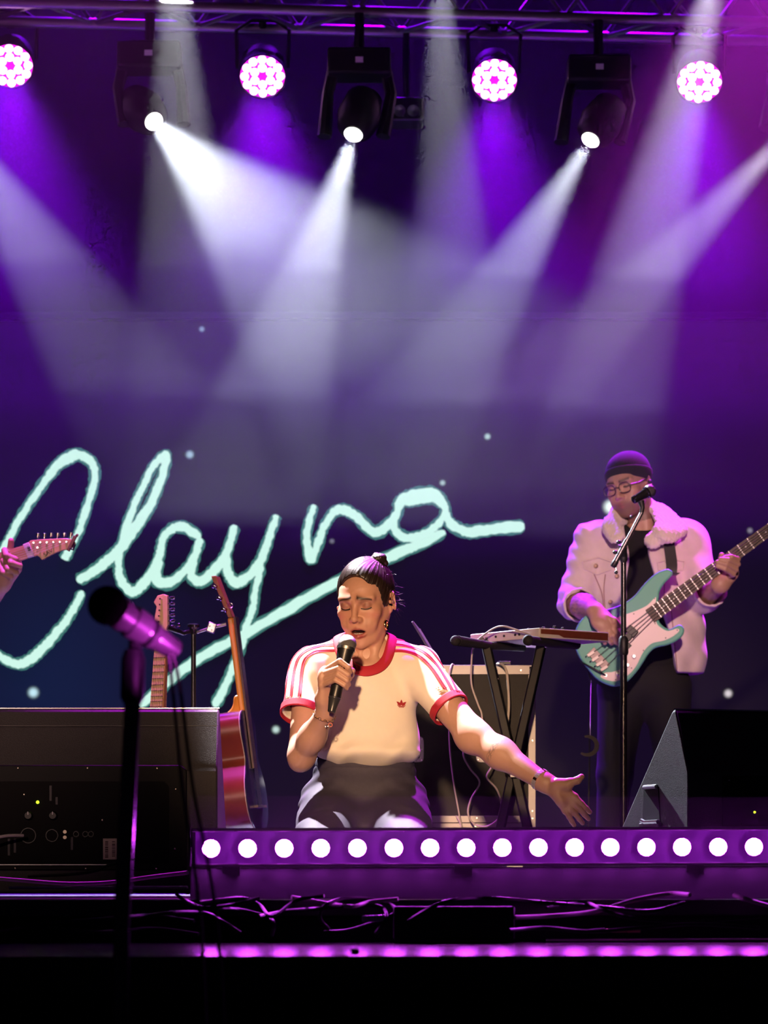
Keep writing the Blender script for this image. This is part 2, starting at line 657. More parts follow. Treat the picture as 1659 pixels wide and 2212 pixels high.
for i, (x, y, r, col, st) in enumerate([
        (436, 711, 10, (0.5, 0.75, 0.9), 0.5), (410, 982, 14, (0.55, 0.8, 1), 0.7), (956, 1043, 10, (0.7, 1, 0.95), 0.6), (1053, 943, 11, (0.7, 1, 0.95), 0.7),
        (237, 688, 7, (0.5, 0.6, 0.7), 0.5), (72, 1496, 18, (0.6, 0.9, 1), 1.0), (596, 1576, 13, (0.75, 1, 0.95), 0.8), (1319, 1095, 24, (0.85, 1, 0.9), 1.3),  # first dot is a highlight on the screen's top edge, painted as emission
        (1573, 1498, 14, (0.95, 0.85, 0.9), 0.8), (1330, 1586, 20, (1, 0.92, 0.9), 1.2), (1620, 1146, 10, (0.6, 0.55, 0.65), 0.4), (717, 1169, 9, (0.6, 0.6, 0.7), 0.3)]):
    n = 20
    vs = [SCR(x, y, 0.014)]
    fade = [1.0]
    rings = ((0.35, 0.9), (0.6, 0.55), (0.8, 0.2), (1.0, 0.0))
    for rr, fv in rings:
        for k in range(n):
            vs.append(SCR(x + rr * r * math.cos(2 * math.pi * k / n), y + rr * r * math.sin(2 * math.pi * k / n), 0.014))
            fade.append(fv)
    fs = [(0, 1 + k, 1 + (k + 1) % n) for k in range(n)]
    for q in range(len(rings) - 1):
        for k in range(n):
            k2 = (k + 1) % n
            fs.append((1 + q * n + k, 1 + (q + 1) * n + k, 1 + (q + 1) * n + k2, 1 + q * n + k2))
    me = bpy.data.meshes.new('star')
    me.from_pydata(vs, [], fs)
    at = me.attributes.new('fade', 'FLOAT', 'POINT')
    at.data.foreach_set('value', fade)
    link('star_glint_dot', me, star_mat(i, col, st), scr, smooth=False)
# ------------------------------------------------------------------ truss, lamps and haze
TRUSS = mat('truss_tube', (0.35, 0.33, 0.36), 0.4, 0.8)


def make_truss(name, label, ptA, ptB, half=0.14, r=0.024, bays=16, group=None):
    """Box truss between two points (centre line)."""
    t = thing(name, label, 'truss', (Vector(ptA) + Vector(ptB)) / 2, group)
    A, B = Vector(ptA), Vector(ptB)
    x = (B - A).normalized()
    y = Vector((0, 0, 1)).cross(x).normalized()
    z = Vector((0, 0, 1))
    for sy in (-1, 1):
        for sz in (-1, 1):
            o = y * (sy * half) + z * (sz * half)
            MB().tube([A + o, B + o], r, 10).build('chord', TRUSS, t)
    L = (B - A).length
    for i in range(bays):
        p, q = A + x * (L * i / bays), A + x * (L * (i + 1) / bays)
        for face in range(2):
            o = y * (half if face else -half)
            s = 1 if (i + face) % 2 else -1
            MB().tube([p + o - z * half * s, q + o + z * half * s], r * 0.42, 6).build('brace', TRUSS, t)
        o = z * -half
        s = 1 if i % 2 else -1
        MB().tube([p + o - y * half * s, q + o + y * half * s], r * 0.42, 6).build('brace', TRUSS, t)
    return t


DT = 13.05
HT = 0.145
fa, fb = P(-500, -9, line_depth(-500, DT)), P(2200, 63, line_depth(2200, DT))
fb.z = fa.z
make_truss('lighting_truss', 'aluminium box truss spanning above the stage with lamps under it', fa + Vector((0, HT, HT)), fb + Vector((0, HT, HT)), half=HT, bays=24)
CHZ = fa.z          # height of the lower chords


LENSW = emitter('white_lamp_lens', (1.0, 0.96, 0.88), 14.0)
LENSP = emitter('magenta_led_lens', (1.0, 0.42, 1.0), 9.0)
BARL = emitter('magenta_bar_led', (0.70, 0.06, 1.0), 150.0)
LENSW.cycles.emission_sampling = LENSP.cycles.emission_sampling = 'NONE'
PARFACE = mat('par_face', (0.10, 0.01, 0.09), 0.3, emit=(1.0, 0.0, 0.85), estr=2.2)
PARFACE.cycles.emission_sampling = 'NONE'
LAMPB = mat('lamp_black', (0.003, 0.003, 0.004), 0.6, spec=0.2)
LABELM = mat('white_label', (0.8, 0.8, 0.85), 0.6, emit=(0.6, 0.5, 0.9), estr=0.0)
GLASS = mat('dim_lens', (0.10, 0.08, 0.12), 0.08, spec=0.9)


def beam(name, loc, target, energy, deg, color=(1, 1, 1), blend=0.25, soft=0.04):
    return lamp(name, 'SPOT', loc, target, energy, color, spot_size=math.radians(deg), spot_blend=blend, shadow_soft_size=soft)


def moving_head(px, py, lx, ly, D, aim, label, lit=True):
    """Hanging moving-head lamp: base with label, yoke, head with lens."""
    c = P(px, py, D)
    t = thing('moving_head_lamp', label, 'stage lamp', c, 'moving head lamps on the truss')
    d = (Vector(aim) - c).normalized()
    hb = P(lx, ly, D)
    MB().box(hb + Vector((0, 0.10, 0.0)), (0.13, 0.085, 0.055)).build('base', LAMPB, t, bevel=0.012)
    MB().box(hb + Vector((0.0, 0.012, 0.0)), (0.016, 0.002, 0.0115)).build('label_plate', LABELM, t)
    for s in (-1, 1):
        MB().tube([hb + Vector((s * 0.11, 0.10, -0.03)), hb + Vector((s * 0.13, 0.10, -0.12)), c + Vector((s * 0.12, 0.06, 0.0))], [0.026, 0.024, 0.03], 8).build('yoke_arm', LAMPB, t)
    MB().tube([hb + Vector((0, 0.1, 0.05)), Vector((hb.x, hb.y + 0.1, CHZ - 0.02))], 0.02, 8).build('clamp', LAMPB, t)
    head = MB().lathe(c - d * 0.22, d, [(0, 0.05), (0.02, 0.075), (0.12, 0.09), (0.19, 0.075), (0.215, 0.05), (0.224, 0.041)], 20)
    hh = head.build('head', LAMPB, t)
    MB().lathe(c + d * 0.004, d, [(0, 0.03), (0.004, 0.029)], 24).build('lens', LENSW if lit else GLASS, t)
    MB().torus(c + d * 0.008, d, 0.034, 0.0035, 24, 6).build('lens_ring', LENSW if lit else LAMPB, t)
    return c, d


def par_can(px, py, D, tilt, label):
    """Round LED par can with eighteen lenses seen from the front."""
    c = P(px, py, D)
    t = thing('led_par_can', label, 'stage lamp', c, 'round LED par cans on the truss')
    d = Vector(tilt).normalized()
    MB().lathe(c - d * 0.16, d, [(0, 0.06), (0.03, 0.09), (0.15, 0.098), (0.162, 0.1), (0.162, 0.094), (0.15, 0.092)], 28).build('housing', LAMPB, t)
    MB().lathe(c - d * 0.012, d, [(0, 0.092), (0.004, 0.092)], 28).build('face_plate', PARFACE, t)
    x = d.orthogonal().normalized()
    x = Vector((1, 0, 0)) - d * d.x
    x.normalize()
    y = d.cross(x)
    for ring, cnt, rad in ((0, 12, 0.074), (1, 6, 0.037)):
        for k in range(cnt):
            a = 2 * math.pi * (k + 0.5 * ring) / cnt
            p = c - d * 0.006 + (x * math.cos(a) + y * math.sin(a)) * rad
            MB().lathe(p, d, [(0, 0.0178), (0.006, 0.0168), (0.010, 0.009)], 12).build('led_lens', LENSP, t)
    br = MB()
    side = Vector((1, 0, 0))
    up = Vector((0, 0, 1))
    br.tube([c - d * 0.08 + side * 0.105, c - d * 0.08 + side * 0.11 + up * 0.16, c - d * 0.08 + side * 0.05 + up * 0.2,
             c - d * 0.08 - side * 0.05 + up * 0.2, c - d * 0.08 - side * 0.11 + up * 0.16, c - d * 0.08 - side * 0.105], 0.008, 6)
    br.build('bracket', LAMPB, t)
    MB().tube([c - d * 0.08 + up * 0.19, Vector((c.x - d.x * 0.08, c.y - d.y * 0.08, CHZ - 0.02))], 0.016, 8).build('clamp', LAMPB, t)
    return c, d


# white beams from the lamps in view; (lamp pixel, label pixel, depth, a pixel and depth the axis passes through, watts, angle)
HEADS = [
    ((331, 261), (320, 112), 12.9, (700, 640, 11.7), 3600, 27, 'moving head lamp with a pale wide beam, under the left end of the truss'),
    ((764, 288), (776, 127), 12.9, (560, 960, 12.0), 4600, 20, 'moving head lamp shining straight down left above the singer'),
    ((1277, 300), (1296, 142), 13.0, (850, 1000, 12.1), 3600, 18, 'moving head lamp shining down left above the keyboard stand'),
]
for (lp, bp, D, ax, en, deg, lb) in HEADS:
    aim = P(*ax)
    c, d = moving_head(*lp, *bp, D, aim, lb)
    beam('beam_lamp', c + d * 0.02, aim, en, deg, (0.80, 0.87, 1.0), 0.35, 0.028)
OUTER = [
    ((1720, 270), (1735, 150), 13.1, (1180, 830, 12.3), 3600, 13, (0.9, 0.86, 1.0), 'moving head lamp hanging beyond the right frame edge'),
    ((-150, 200), (-150, 85), 12.9, (240, 790, 12.0), 2600, 17, (0.85, 0.84, 1.0), 'moving head lamp hanging beyond the left frame edge'),
]
for (lp, bp, D, ax, en, deg, col, lb) in OUTER:
    aim = P(*ax)
    c, d = moving_head(*lp, *bp, D, aim, lb)
    beam('beam_lamp', c + d * 0.02, aim, en, deg, col, 0.3, 0.028)
# beams of lamps hung higher or beyond the frame edges
for (src, D, ax, en, deg, col) in [
        ((366, -210), 13.1, (402, 560, 12.5), 11000, 13, (0.92, 0.95, 1.0)),
        ((944, -190), 13.1, (972, 520, 12.6), 11000, 12, (0.92, 0.95, 1.0)),
        ((1580, -190), 13.1, (1400, 520, 12.7), 9000, 13, (0.9, 0.88, 1.0))]:
    s = P(*src, D)
    beam('beam_lamp_high', s, P(*ax), en, deg, col, 0.3, 0.03)

PARS = [
    ((22, 143), 13.15, (0.06, -0.84, -0.62), 'LED par can at the frame edge, leftmost of the four magenta round ones'),
    ((567, 166), 13.15, (0.02, -0.80, -0.66), 'LED par can glowing magenta between two moving heads, second from the left'),
    ((1068, 174), 13.2, (-0.02, -0.82, -0.64), 'LED par can glowing magenta right of the two-lamp blinder'),
    ((1511, 178), 13.25, (-0.06, -0.80, -0.66), 'LED par can glowing magenta, crossed by a white beam at its side'),
]
for (pp, D, tl, lb) in PARS:
    c, d = par_can(*pp, D, tl, lb)
    dn = Vector((d.x * 1.2, -0.18, -1.0)).normalized()
    beam('par_wash', c + d * 0.03, c + dn * 3, 3200, 72, (0.25, 0.0, 1.0), 1.0, 0.09)

for px_ in (250, 830, 1390):  # unseen spots added to fill the background with violet
    s = P(px_, -420, 13.95)
    beam('violet_fill', s, s + Vector((0, -0.05, -3)), 480, 90, (0.22, 0.0, 1.0), 1.0, 0.09)

# two-lamp blinder, switched off
c = P(878, 237, 13.2)
t = thing('blinder_lamp', 'dark two-lamp blinder hanging unlit below the truss', 'stage lamp', c)
MB().box(c + Vector((0, 0.10, 0.01)), (0.075, 0.08, 0.05)).build('housing', BLACK, t, bevel=0.01)
for s in (-1, 1):
    MB().lathe(c + Vector((s * 0.028, 0.02, 0.0)), (0, -1, -0.1), [(0, 0.024), (0.012, 0.024), (0.012, 0.019), (0.004, 0.006)], 18).build('reflector', STEEL, t)
MB().tube([c + Vector((0, 0.1, 0.05)), Vector((c.x, c.y + 0.1, CHZ - 0.02))], 0.014, 8).build('clamp', BLACKM, t)

# haze hanging over the stage: dense under the roof, thinning out towards the deck
def haze_layer(name, label, x0, x1, d0, d1, z0, z1, dens, g=0.45):
    hz = bpy.data.materials.new(name)
    hz.use_nodes = True
    nt = hz.node_tree
    nt.nodes.remove(nt.nodes['Principled BSDF'])
    v = nt.nodes.new('ShaderNodeVolumeScatter')
    v.inputs['Color'].default_value = (1, 1, 1, 1)
    v.inputs['Density'].default_value = dens
    v.inputs['Anisotropy'].default_value = g
    nt.links.new(v.outputs[0], nt.nodes['Material Output'].inputs['Volume'])
    tag(slab(x0, x1, d0, d1, z0, z1).build('haze', hz, smooth=False), label, 'haze', kind='stuff')


haze_layer('haze_high', 'dense haze drifting under the stage roof', -6, 6, 10.6, 14.55, 2.45, 7.4, 0.016)
haze_layer('haze_middle', 'thinning haze in front of the video screen', -6, 6, 10.6, 14.35, 1.9, 2.445, 0.010)
haze_layer('haze_low', 'faint haze above the heads of the band', -6, 6, 10.6, 14.35, 1.4, 1.895, 0.004)
haze_layer('led_glow_slab', 'thin scatter slab added for the glow around the lamp bar', -0.44, 1.03, 7.165, 7.2122, 0.004, 0.235, 0.17, 0.0)  # added volume, gives the bar LEDs a bloom-like halo
# ------------------------------------------------------------------ LED bar on the stage edge
DB = 7.23
t = thing('led_bar', 'long magenta LED bar lamp lying along the stage edge before the singer', 'stage lamp', P(1000, 1930, line_depth(1000, DB)))


def BP(px, py, off=0.0):
    D = line_depth(px, DB) + off
    q = P(px, py, line_depth(px, DB))
    return q + Vector((0, off, 0))


def bar_slope(px):
    return -(px - 456) * 0.0030


BARHOUSE = mat('bar_housing', (0.05, 0.045, 0.055), 0.35, 0.3)
BARFRONT = mat('bar_front_cover', (0.10, 0.07, 0.13), 0.4, emit=(0.42, 0.0, 0.9), estr=0.10)
X0, X1 = 414, 1785


def bar_box(ya, yb, o0, o1, x0=X0, x1=X1):
    vs = []
    for px in (x0, x1):
        for off in (o0, o1):
            for py in (ya, yb):
                q = BP(px, py + bar_slope(px), 0)
                vs.append(q + Vector((0, off, 0)))
    fs = [(0, 1, 3, 2), (4, 6, 7, 5), (0, 4, 5, 1), (2, 3, 7, 6), (0, 2, 6, 4), (1, 5, 7, 3)]
    return MB().add(vs, fs)


bar_box(1791, 1871, 0.012, 0.075).build('housing', BARHOUSE, t, smooth=False)
bar_box(1789, 1797, -0.012, 0.075).build('top_flange', BARHOUSE, t, smooth=False, bevel=0.002)
bar_box(1866, 1873, -0.012, 0.075).build('bottom_flange', BARHOUSE, t, smooth=False, bevel=0.002)
bar_box(1797.2, 1865.8, 0.006, 0.0115, X0 + 8, X1 - 8).build('front_cover', BARFRONT, t, smooth=False)
bar_box(1789, 1873, -0.013, 0.078, X0 - 6, X0 - 0.3).build('end_cap', BARHOUSE, t, smooth=False, bevel=0.002)
bar_box(1789, 1873, -0.013, 0.078, X1 + 0.3, X1 + 6).build('end_cap', BARHOUSE, t, smooth=False, bevel=0.002)
LEDX = [456, 535, 614, 693, 772, 851, 929, 1007, 1085, 1163, 1241, 1318, 1396, 1473, 1551, 1628, 1705, 1762]
BARL.cycles.emission_sampling = 'FRONT_BACK'
BARFRONT.cycles.emission_sampling = 'NONE'
for px in LEDX:
    c = BP(px, 1833 + bar_slope(px))
    cap_ = MB().lathe(c + Vector((0, 0.005, 0)), (0, -1, 0), [(0, 0.0215), (0.010, 0.0205)], 16).build('led_holder', BARHOUSE, t)
    ring_ = [c + Vector((0.0200 * math.cos(2 * math.pi * k / 14), -0.0056, 0.0200 * math.sin(2 * math.pi * k / 14))) for k in range(14)]
    MB().add(ring_ + [c + Vector((0, -0.0175, 0))], [(k, (k + 1) % 14, 14) for k in range(14)]).build('led', BARL, t, smooth=False)
def sloped(px):
    q = BP(px, 1873 + bar_slope(px))
    return [q + Vector((0, -0.010, -0.001)), Vector((q.x, q.y - 0.055, 0.001)), Vector((q.x, q.y - 0.045, 0.001)), q + Vector((0, 0.0, -0.001))]


a4, b4 = sloped(X0), sloped(X1)
MB().add(a4 + b4, [(0, 1, 2, 3), (7, 6, 5, 4), (0, 4, 5, 1), (1, 5, 6, 2), (2, 6, 7, 3), (3, 7, 4, 0)]).build('added_glow_plate', mat('glow_plate_black', (0.007, 0.004, 0.011), 0.6, 0.0, spec=0.2), t, smooth=False)  # added plate, sloped to catch the LED glow below the bar
for px in (500, 1000, 1500):
    q = BP(px, 1873 + bar_slope(px))
    MB().box(Vector((q.x, q.y + 0.03, q.z / 2)), (0.02, 0.05, q.z / 2)).build('foot', BLACKM, t)

# ------------------------------------------------------------------ floor monitor wedges (their rear panels face the camera)
CARPETB = mat('monitor_paint', (0.034, 0.029, 0.030), 0.6, bump=0.6, bscale=420, noise=0.5, nscale=300)
PANELB = mat('monitor_amp_panel', (0.004, 0.0035, 0.004), 0.6, spec=0.2)
SCREW = mat('screw_head', (0.7, 0.62, 0.5), 0.25, 1.0)
PROF = [(0.0, 0.012), (0.0, 0.34), (0.012, 0.362), (0.078, 0.503), (0.092, 0.513), (0.108, 0.505), (0.56, 0.10), (0.575, 0.07), (0.575, 0.012)]


def wedge(name, label, corner, ang, width, side_handle):
    """corner: left end of the rear panel foot on the deck; ang: turn about the vertical."""
    base = Vector((corner[0], corner[1], 0))
    t = thing(name, label, 'speaker', base, 'floor monitors facing the band')
    u = Vector((math.cos(ang), math.sin(ang), 0))     # along the panel, to the right
    v = Vector((-math.sin(ang), math.cos(ang), 0))    # away from the camera

    def L(x, y, z):
        return base + u * x + v * y + Vector((0, 0, z))
    m = MB()
    n = len(PROF)
    vs = [L(0, y, z) for y, z in PROF] + [L(width, y, z) for y, z in PROF]
    fs = [tuple(range(n)), tuple(reversed(range(n, 2 * n)))] + [(i, i + n, (i + 1) % n + n, (i + 1) % n) for i in range(n)]
    m.add(vs, fs).build('cabinet', CARPETB, t, bevel=0.005, angle=25)
    # metal grille over the sloping front
    g = MB()
    a, b2 = (0.125, 0.499), (0.545, 0.123)
    nrm = Vector((0.67, 0, 0.742))
    q = [L(0.03, a[0] + .006, a[1] + .008), L(width - 0.03, a[0] + .006, a[1] + .008), L(width - 0.03, b2[0] + .006, b2[1] + .008), L(0.03, b2[0] + .006, b2[1] + .008)]
    off = v * 0.006 + Vector((0, 0, 0.0067))
    g.prism(q, off).build('grille', BLACKM, t, bevel=0.003)
    for x in (0.06, width - 0.06):
        for y in (0.05, 0.52):
            MB().lathe(L(x, y, 0.0), (0, 0, 1), [(0, 0.016), (0.012, 0.018)], 12).build('rubber_foot', RUBBER, t)
    MB().tube([L(0.0, 0.092, 0.5137), L(width, 0.092, 0.5137)], 0.0022, 6).build('rim_glint_strip', CHROME, t)  # bright tube standing in for the rim light along the top edge
    return t, L, u, v


# wedge beside the singer: its side with the pocket handle shows
aw = math.radians(19)
D2 = 8.55
corner = P(1486, 1915, D2)
t2, L2, u2, v2 = wedge('floor_monitor', 'speckled floor monitor with a pocket handle, behind the bar right of her hand', corner, aw, 0.62, True)
# pocket handle on the side face
m = MB()
hx = -0.0025


def hq(y, z, x=hx):
    return L2(x, y, z)


rim = [(0.165, 0.155), (0.315, 0.155), (0.30, 0.318), (0.18, 0.318)]
hole = [(0.180, 0.205), (0.300, 0.205), (0.288, 0.305), (0.192, 0.305)]
MB().prism([hq(y, z, 0.001) for y, z in hole], -u2 * 0.004).build('handle_pocket', mat('pocket_black', (0.002, 0.002, 0.002), 0.9), t2, smooth=False)
MB().tube([hq(0.20, 0.306, -0.004), hq(0.285, 0.306, -0.004)], 0.006, 8).build('handle_lip', STEEL, t2)
MB().prism([hq(y, z, -0.001) for y, z in [(0.165, 0.150), (0.308, 0.150), (0.302, 0.207), (0.172, 0.207)]], -u2 * 0.012).build('handle_plate', mat('handle_plate_grey', (0.16, 0.16, 0.17), 0.3, 0.6), t2, bevel=0.003)
MB().tube([hq(0.172, 0.208, -0.012), hq(0.26, 0.208, -0.012), hq(0.285, 0.214, -0.012)], 0.006, 8).build('handle_edge', CHROME, t2)
for y in (0.19, 0.24, 0.285):
    MB().lathe(hq(y, 0.18, -0.013), -u2, [(0, 0.004), (0.002, 0.003)], 8).build('screw', BLACKM, t2)
GREENLED = emitter('power_led', (0.55, 0.9, 0.02), 3.0)
GREENLED.cycles.emission_sampling = 'NONE'
PANELS = {}
pan = MB().prism([L2(0.10, -0.001, 0.05), L2(0.56, -0.001, 0.05), L2(0.56, -0.001, 0.33), L2(0.10, -0.001, 0.33)], -v2 * 0.004)
pan.build('amp_panel', PANELB, t2, bevel=0.002)
q = P(1657, 1735, 8.5)
MB().lathe(L2(0.196, -0.005, 0.232), -v2, [(0, 0.0035), (0.002, 0.003)], 10).build('power_light', GREENLED, t2)
for x, z in ((0.12, 0.318), (0.30, 0.318), (0.48, 0.318), (0.12, 0.06), (0.30, 0.06), (0.15, 0.27), (0.155, 0.20), (0.185, 0.18)):
    MB().lathe(L2(x, -0.005, z), -v2, [(0, 0.0028), (0.0015, 0.002)], 8).build('screw', SCREW, t2)

# wedge at the left edge, rear amplifier panel in view
D1 = 8.50
corner = P(-190, 1915, D1)
W1 = (470 + 190) / S(D1)
t1, L1, u1, v1 = wedge('floor_monitor', 'floor monitor whose rear amplifier panel with knobs and a barcode sticker faces out', corner, 0.0, W1, False)


def LP(px, py, y=0.0):
    """Point on the rear panel of the left wedge at a pixel."""
    q = P(px, py, D1)
    return Vector((q.x, q.y + y, q.z))


MB().prism([LP(-120, 1653, -.001), LP(392, 1653, -.001), LP(404, 1664, -.001), LP(404, 1880, -.001), LP(-120, 1880, -.001)], Vector((0, -0.006, 0))).build('panel_frame', PANELB, t1, bevel=0.003)
MB().prism([LP(-100, 1688, -.0075), LP(355, 1688, -.0075), LP(366, 1700, -.0075), LP(366, 1866, -.0075), LP(-100, 1866, -.0075)], Vector((0, 0.0015, 0))).build('amp_panel', mat('amp_panel_dark', (0.003, 0.0025, 0.003), 0.7, spec=0.15), t1, smooth=False)
MB().bar(LP(-100, 1868, -.009), LP(240, 1868, -.009), 0.004, 0.0018).build('panel_groove', STEEL, t1)
MB().bar(LP(-180, 1566, .05), LP(470, 1566, .05), 0.002, 0.0012).build('seam_line', mat('seam', (0.05, 0.045, 0.045), 0.5), t1)
for px, py in ((40, 1660), (190, 1660), (340, 1660), (34, 1876), (186, 1876), (338, 1876), (380, 1705), (53, 1717), (262, 1718), (222, 1772), (378, 1833)):
    MB().lathe(LP(px, py, -.0075), (0, -1, 0), [(0, 0.0032), (0.0015, 0.0026), (0.002, 0.001)], 10).build('screw', SCREW, t1)
MB().lathe(LP(82, 1733, -.008), (0, -1, 0), [(0, 0.0045), (0.003, 0.004), (0.004, 0.002)], 12).build('power_light', GREENLED, t1)
for px, py in ((62, 1762), (115, 1762)):
    MB().lathe(LP(px, py, -.008), (0, -1, 0), [(0, 0.013), (0.010, 0.011), (0.012, 0.009)], 16).build('knob', BLACK, t1)
    MB().box(LP(px, py - 5, -.0205), (0.0012, 0.0006, 0.004)).build('knob_pointer', WHITEP, t1)
for px, py, r in ((62, 1805, 0.020), (113, 1805, 0.016), (165, 1802, 0.007), (185, 1802, 0.007), (197, 1802, 0.007)):
    MB().torus(LP(px, py, -.009), (0, -1, 0), r, 0.0022, 20, 6).build('socket_ring', BLACKM, t1)
for py in (1797, 1809):
    MB().lathe(LP(141, py, -.008), (0, -1, 0), [(0, 0.006), (0.004, 0.005)], 12).build('jack_socket', SCREW, t1)
MB().box(LP(238, 1834, -.0085), (0.0185, 0.0006, 0.028)).build('sticker', mat('paper_sticker', (0.55, 0.47, 0.36), 0.7), t1, label='cream barcode sticker')
st = MB()
rr = random.Random(5)
for col in (231, 246):
    y = 1818
    while y < 1852:
        hgt = rr.uniform(0.8, 2.4)
        st.box(LP(col, y, -.0093), (0.0042, 0.0003, hgt / S(D1) / 2))
        y += hgt + rr.uniform(0.9, 1.8)
st.build('barcode_print', mat('barcode_ink', (0.05, 0.02, 0.02), 0.8), t1, smooth=False, kind='stuff')
for i, (px, y0, y1) in enumerate(((110, 1697, 1730), (123, 1722, 1738), (20, 1812, 1848), (33, 1812, 1842), (156, 1808, 1836))):
    MB().box(LP(px, (y0 + y1) / 2, -.008), (0.003, 0.0008, (y1 - y0) / S(D1) / 2)).build('print_mark', mat('panel_print', (0.06, 0.055, 0.06), 0.6), t1)

# ------------------------------------------------------------------ cables and connectors at the stage edge
PURC = BCABLE
cable('signal_cable', [P(-60, 1893, 8.2), P(60, 1903, 8.15), P(150, 1909, 8.1), P(240, 1906, 8.05), P(330, 1894, 7.95), P(405, 1885, 7.8)], 0.005, WCABLE, 'pale cable running along the foot of the amplifier-panel monitor')
cable('signal_cable', [P(-40, 1818, 8.42), P(10, 1806, 8.43), P(50, 1805, 8.46)], 0.0045, WCABLE, 'short pale cable plugged into the amplifier panel')
cable('signal_cable', [P(60, 1893, 8.496), P(180, 1885, 8.490), P(250, 1864, 8.488), P(330, 1850, 8.489)], 0.003, BCABLE, 'thin black cable drooping across the monitor panel')
LD = 7.02   # depth of the cable heap in front of the deck edge


def heap(pts, D=LD, wob=0.04):
    out = []
    for i, (x, y) in enumerate(pts):
        out.append(P(x, y, D + wob * math.sin(i * 1.7 + x * 0.01)))
    return out


cable('signal_cable', heap([(630, 1938), (700, 1950), (760, 1958), (800, 1948), (860, 1942)]), 0.0045, WCABLE, 'pale cable lying under the middle of the lamp bar')
cable('signal_cable', heap([(1112, 1982), (1200, 1978), (1290, 1968), (1370, 1944), (1445, 1931), (1490, 1933)]), 0.0050, WCABLE, 'pale cable rising from the ledge towards the bar, right half')
cable('signal_cable', heap([(1585, 1934), (1620, 1945), (1668, 1958), (1740, 1972)]), 0.0050, WCABLE, 'pale cable sloping down at the right frame edge')
loops = [
    [(700, 2013), (760, 2008), (850, 1975), (845, 1955), (800, 1942), (740, 1942), (700, 1958), (692, 1985), (715, 2010)],
    [(560, 1980), (620, 1968), (700, 1962), (760, 1956), (820, 1958), (835, 1982), (812, 2016)],
    [(470, 1962), (520, 1966), (575, 1980), (592, 1995), (588, 2020)],
    [(430, 1950), (520, 1940), (560, 1955), (588, 1980), (640, 1945), (700, 1935)],
    [(300, 1985), (360, 1972), (440, 1972), (480, 1990), (520, 2015)],
    [(60, 1998), (160, 1990), (260, 1982), (330, 1978), (420, 1990)],
    [(0, 2012), (90, 2004), (200, 2014), (330, 2006), (430, 2018)],
    [(880, 1990), (960, 1948), (1060, 1940), (1180, 1950), (1290, 1958), (1400, 1968), (1480, 1950)],
    [(1180, 1962), (1260, 1950), (1310, 1968), (1380, 1985), (1500, 1990), (1640, 1980)],
    [(380, 1930), (400, 1945), (440, 1960), (500, 1955), (560, 1940)],
    [(1100, 2010), (1180, 2004), (1270, 2012), (1390, 2004), (1500, 1996), (1640, 2004)],
]
where = ['coiled into a loop under the bar', 'curving to a metal plug box', 'with a hanging bight near the stand cable', 'crossing two others below the third lamp',
         'snaking on the ledge beside the stand', 'stretched along the ledge at the far left', 'lowest of the left heap', 'draped from the dark box to the right',
         'sagging behind the brass plug', 'hooked over the bar end', 'lying flat beside the brass plug']
for i, pts in enumerate(loops):
    cable('signal_cable', heap(pts, LD - 0.012 * i, 0.05), 0.0042, BCABLE, 'black glossy cable ' + where[i], group='black cables heaped at the stage edge')
t = thing('plug_connector', 'brass jack plug lying on the ledge under the bar', 'plug', P(1345, 2020, LD - 0.03))
BRASS = mat('brass', (0.75, 0.45, 0.16), 0.3, 1.0)
a, b2 = P(1310, 2010, LD - 0.03), P(1383, 2010, LD - 0.03)
MB().tube([a, a.lerp(b2, .58)], 0.0042, 12).build('barrel', BRASS, t)
MB().tube([a.lerp(b2, .60), b2], 0.0042, 12).build('tip', BRASS, t)
MB().tube([P(1272, 2011, LD - .03), P(1306, 2010, LD - .03)], [0.004, 0.006], 10).build('boot', RUBBER, t)
# dark stage box on the ledge
t = thing('cable_box', 'low black connector box standing on the ledge under the bar', 'box', P(975, 2030, 7.0))
MB().prism([P(850, 2030, 6.98), P(1112, 2030, 6.98), P(1112, 1958, 6.98), P(850, 1958, 6.98)], Vector((0, 0.10, 0))).build('case', BLACK, t, bevel=0.004)
MB().prism([P(782, 1992, 6.96), P(830, 1990, 6.96), P(830, 1976, 6.96), P(782, 1978, 6.96)], Vector((0, 0.03, 0))).build('metal_plug', STEEL, t, bevel=0.002)
# seam line and light tape at the back of the ledge
MB().bar(P(1180, 2031, 7.08), P(1700, 2029, 7.12), 0.01, 0.004).build('tape_strip', mat('gaffer_tape', (0.45, 0.42, 0.42), 0.6))
tag(bpy.data.objects['tape_strip'], 'pale strip of tape along the back of the ledge', 'tape')
tag(MB().box(P(767, 2056, 5.86), (0.008, 0.008, 0.006)).build('cable_clip', BLACK, bevel=0.002), 'tiny black clip standing on the ledge rim', 'clip')
# bright steel strip standing in for the lit deck edge
tag(MB().tube([P(20, 1918, 7.6), P(405, 1917, 7.4)], 0.0035, 8).build('lit_edge_strip', STEEL), 'thin steel strip added for the lit deck edge before the left monitor', 'rail')

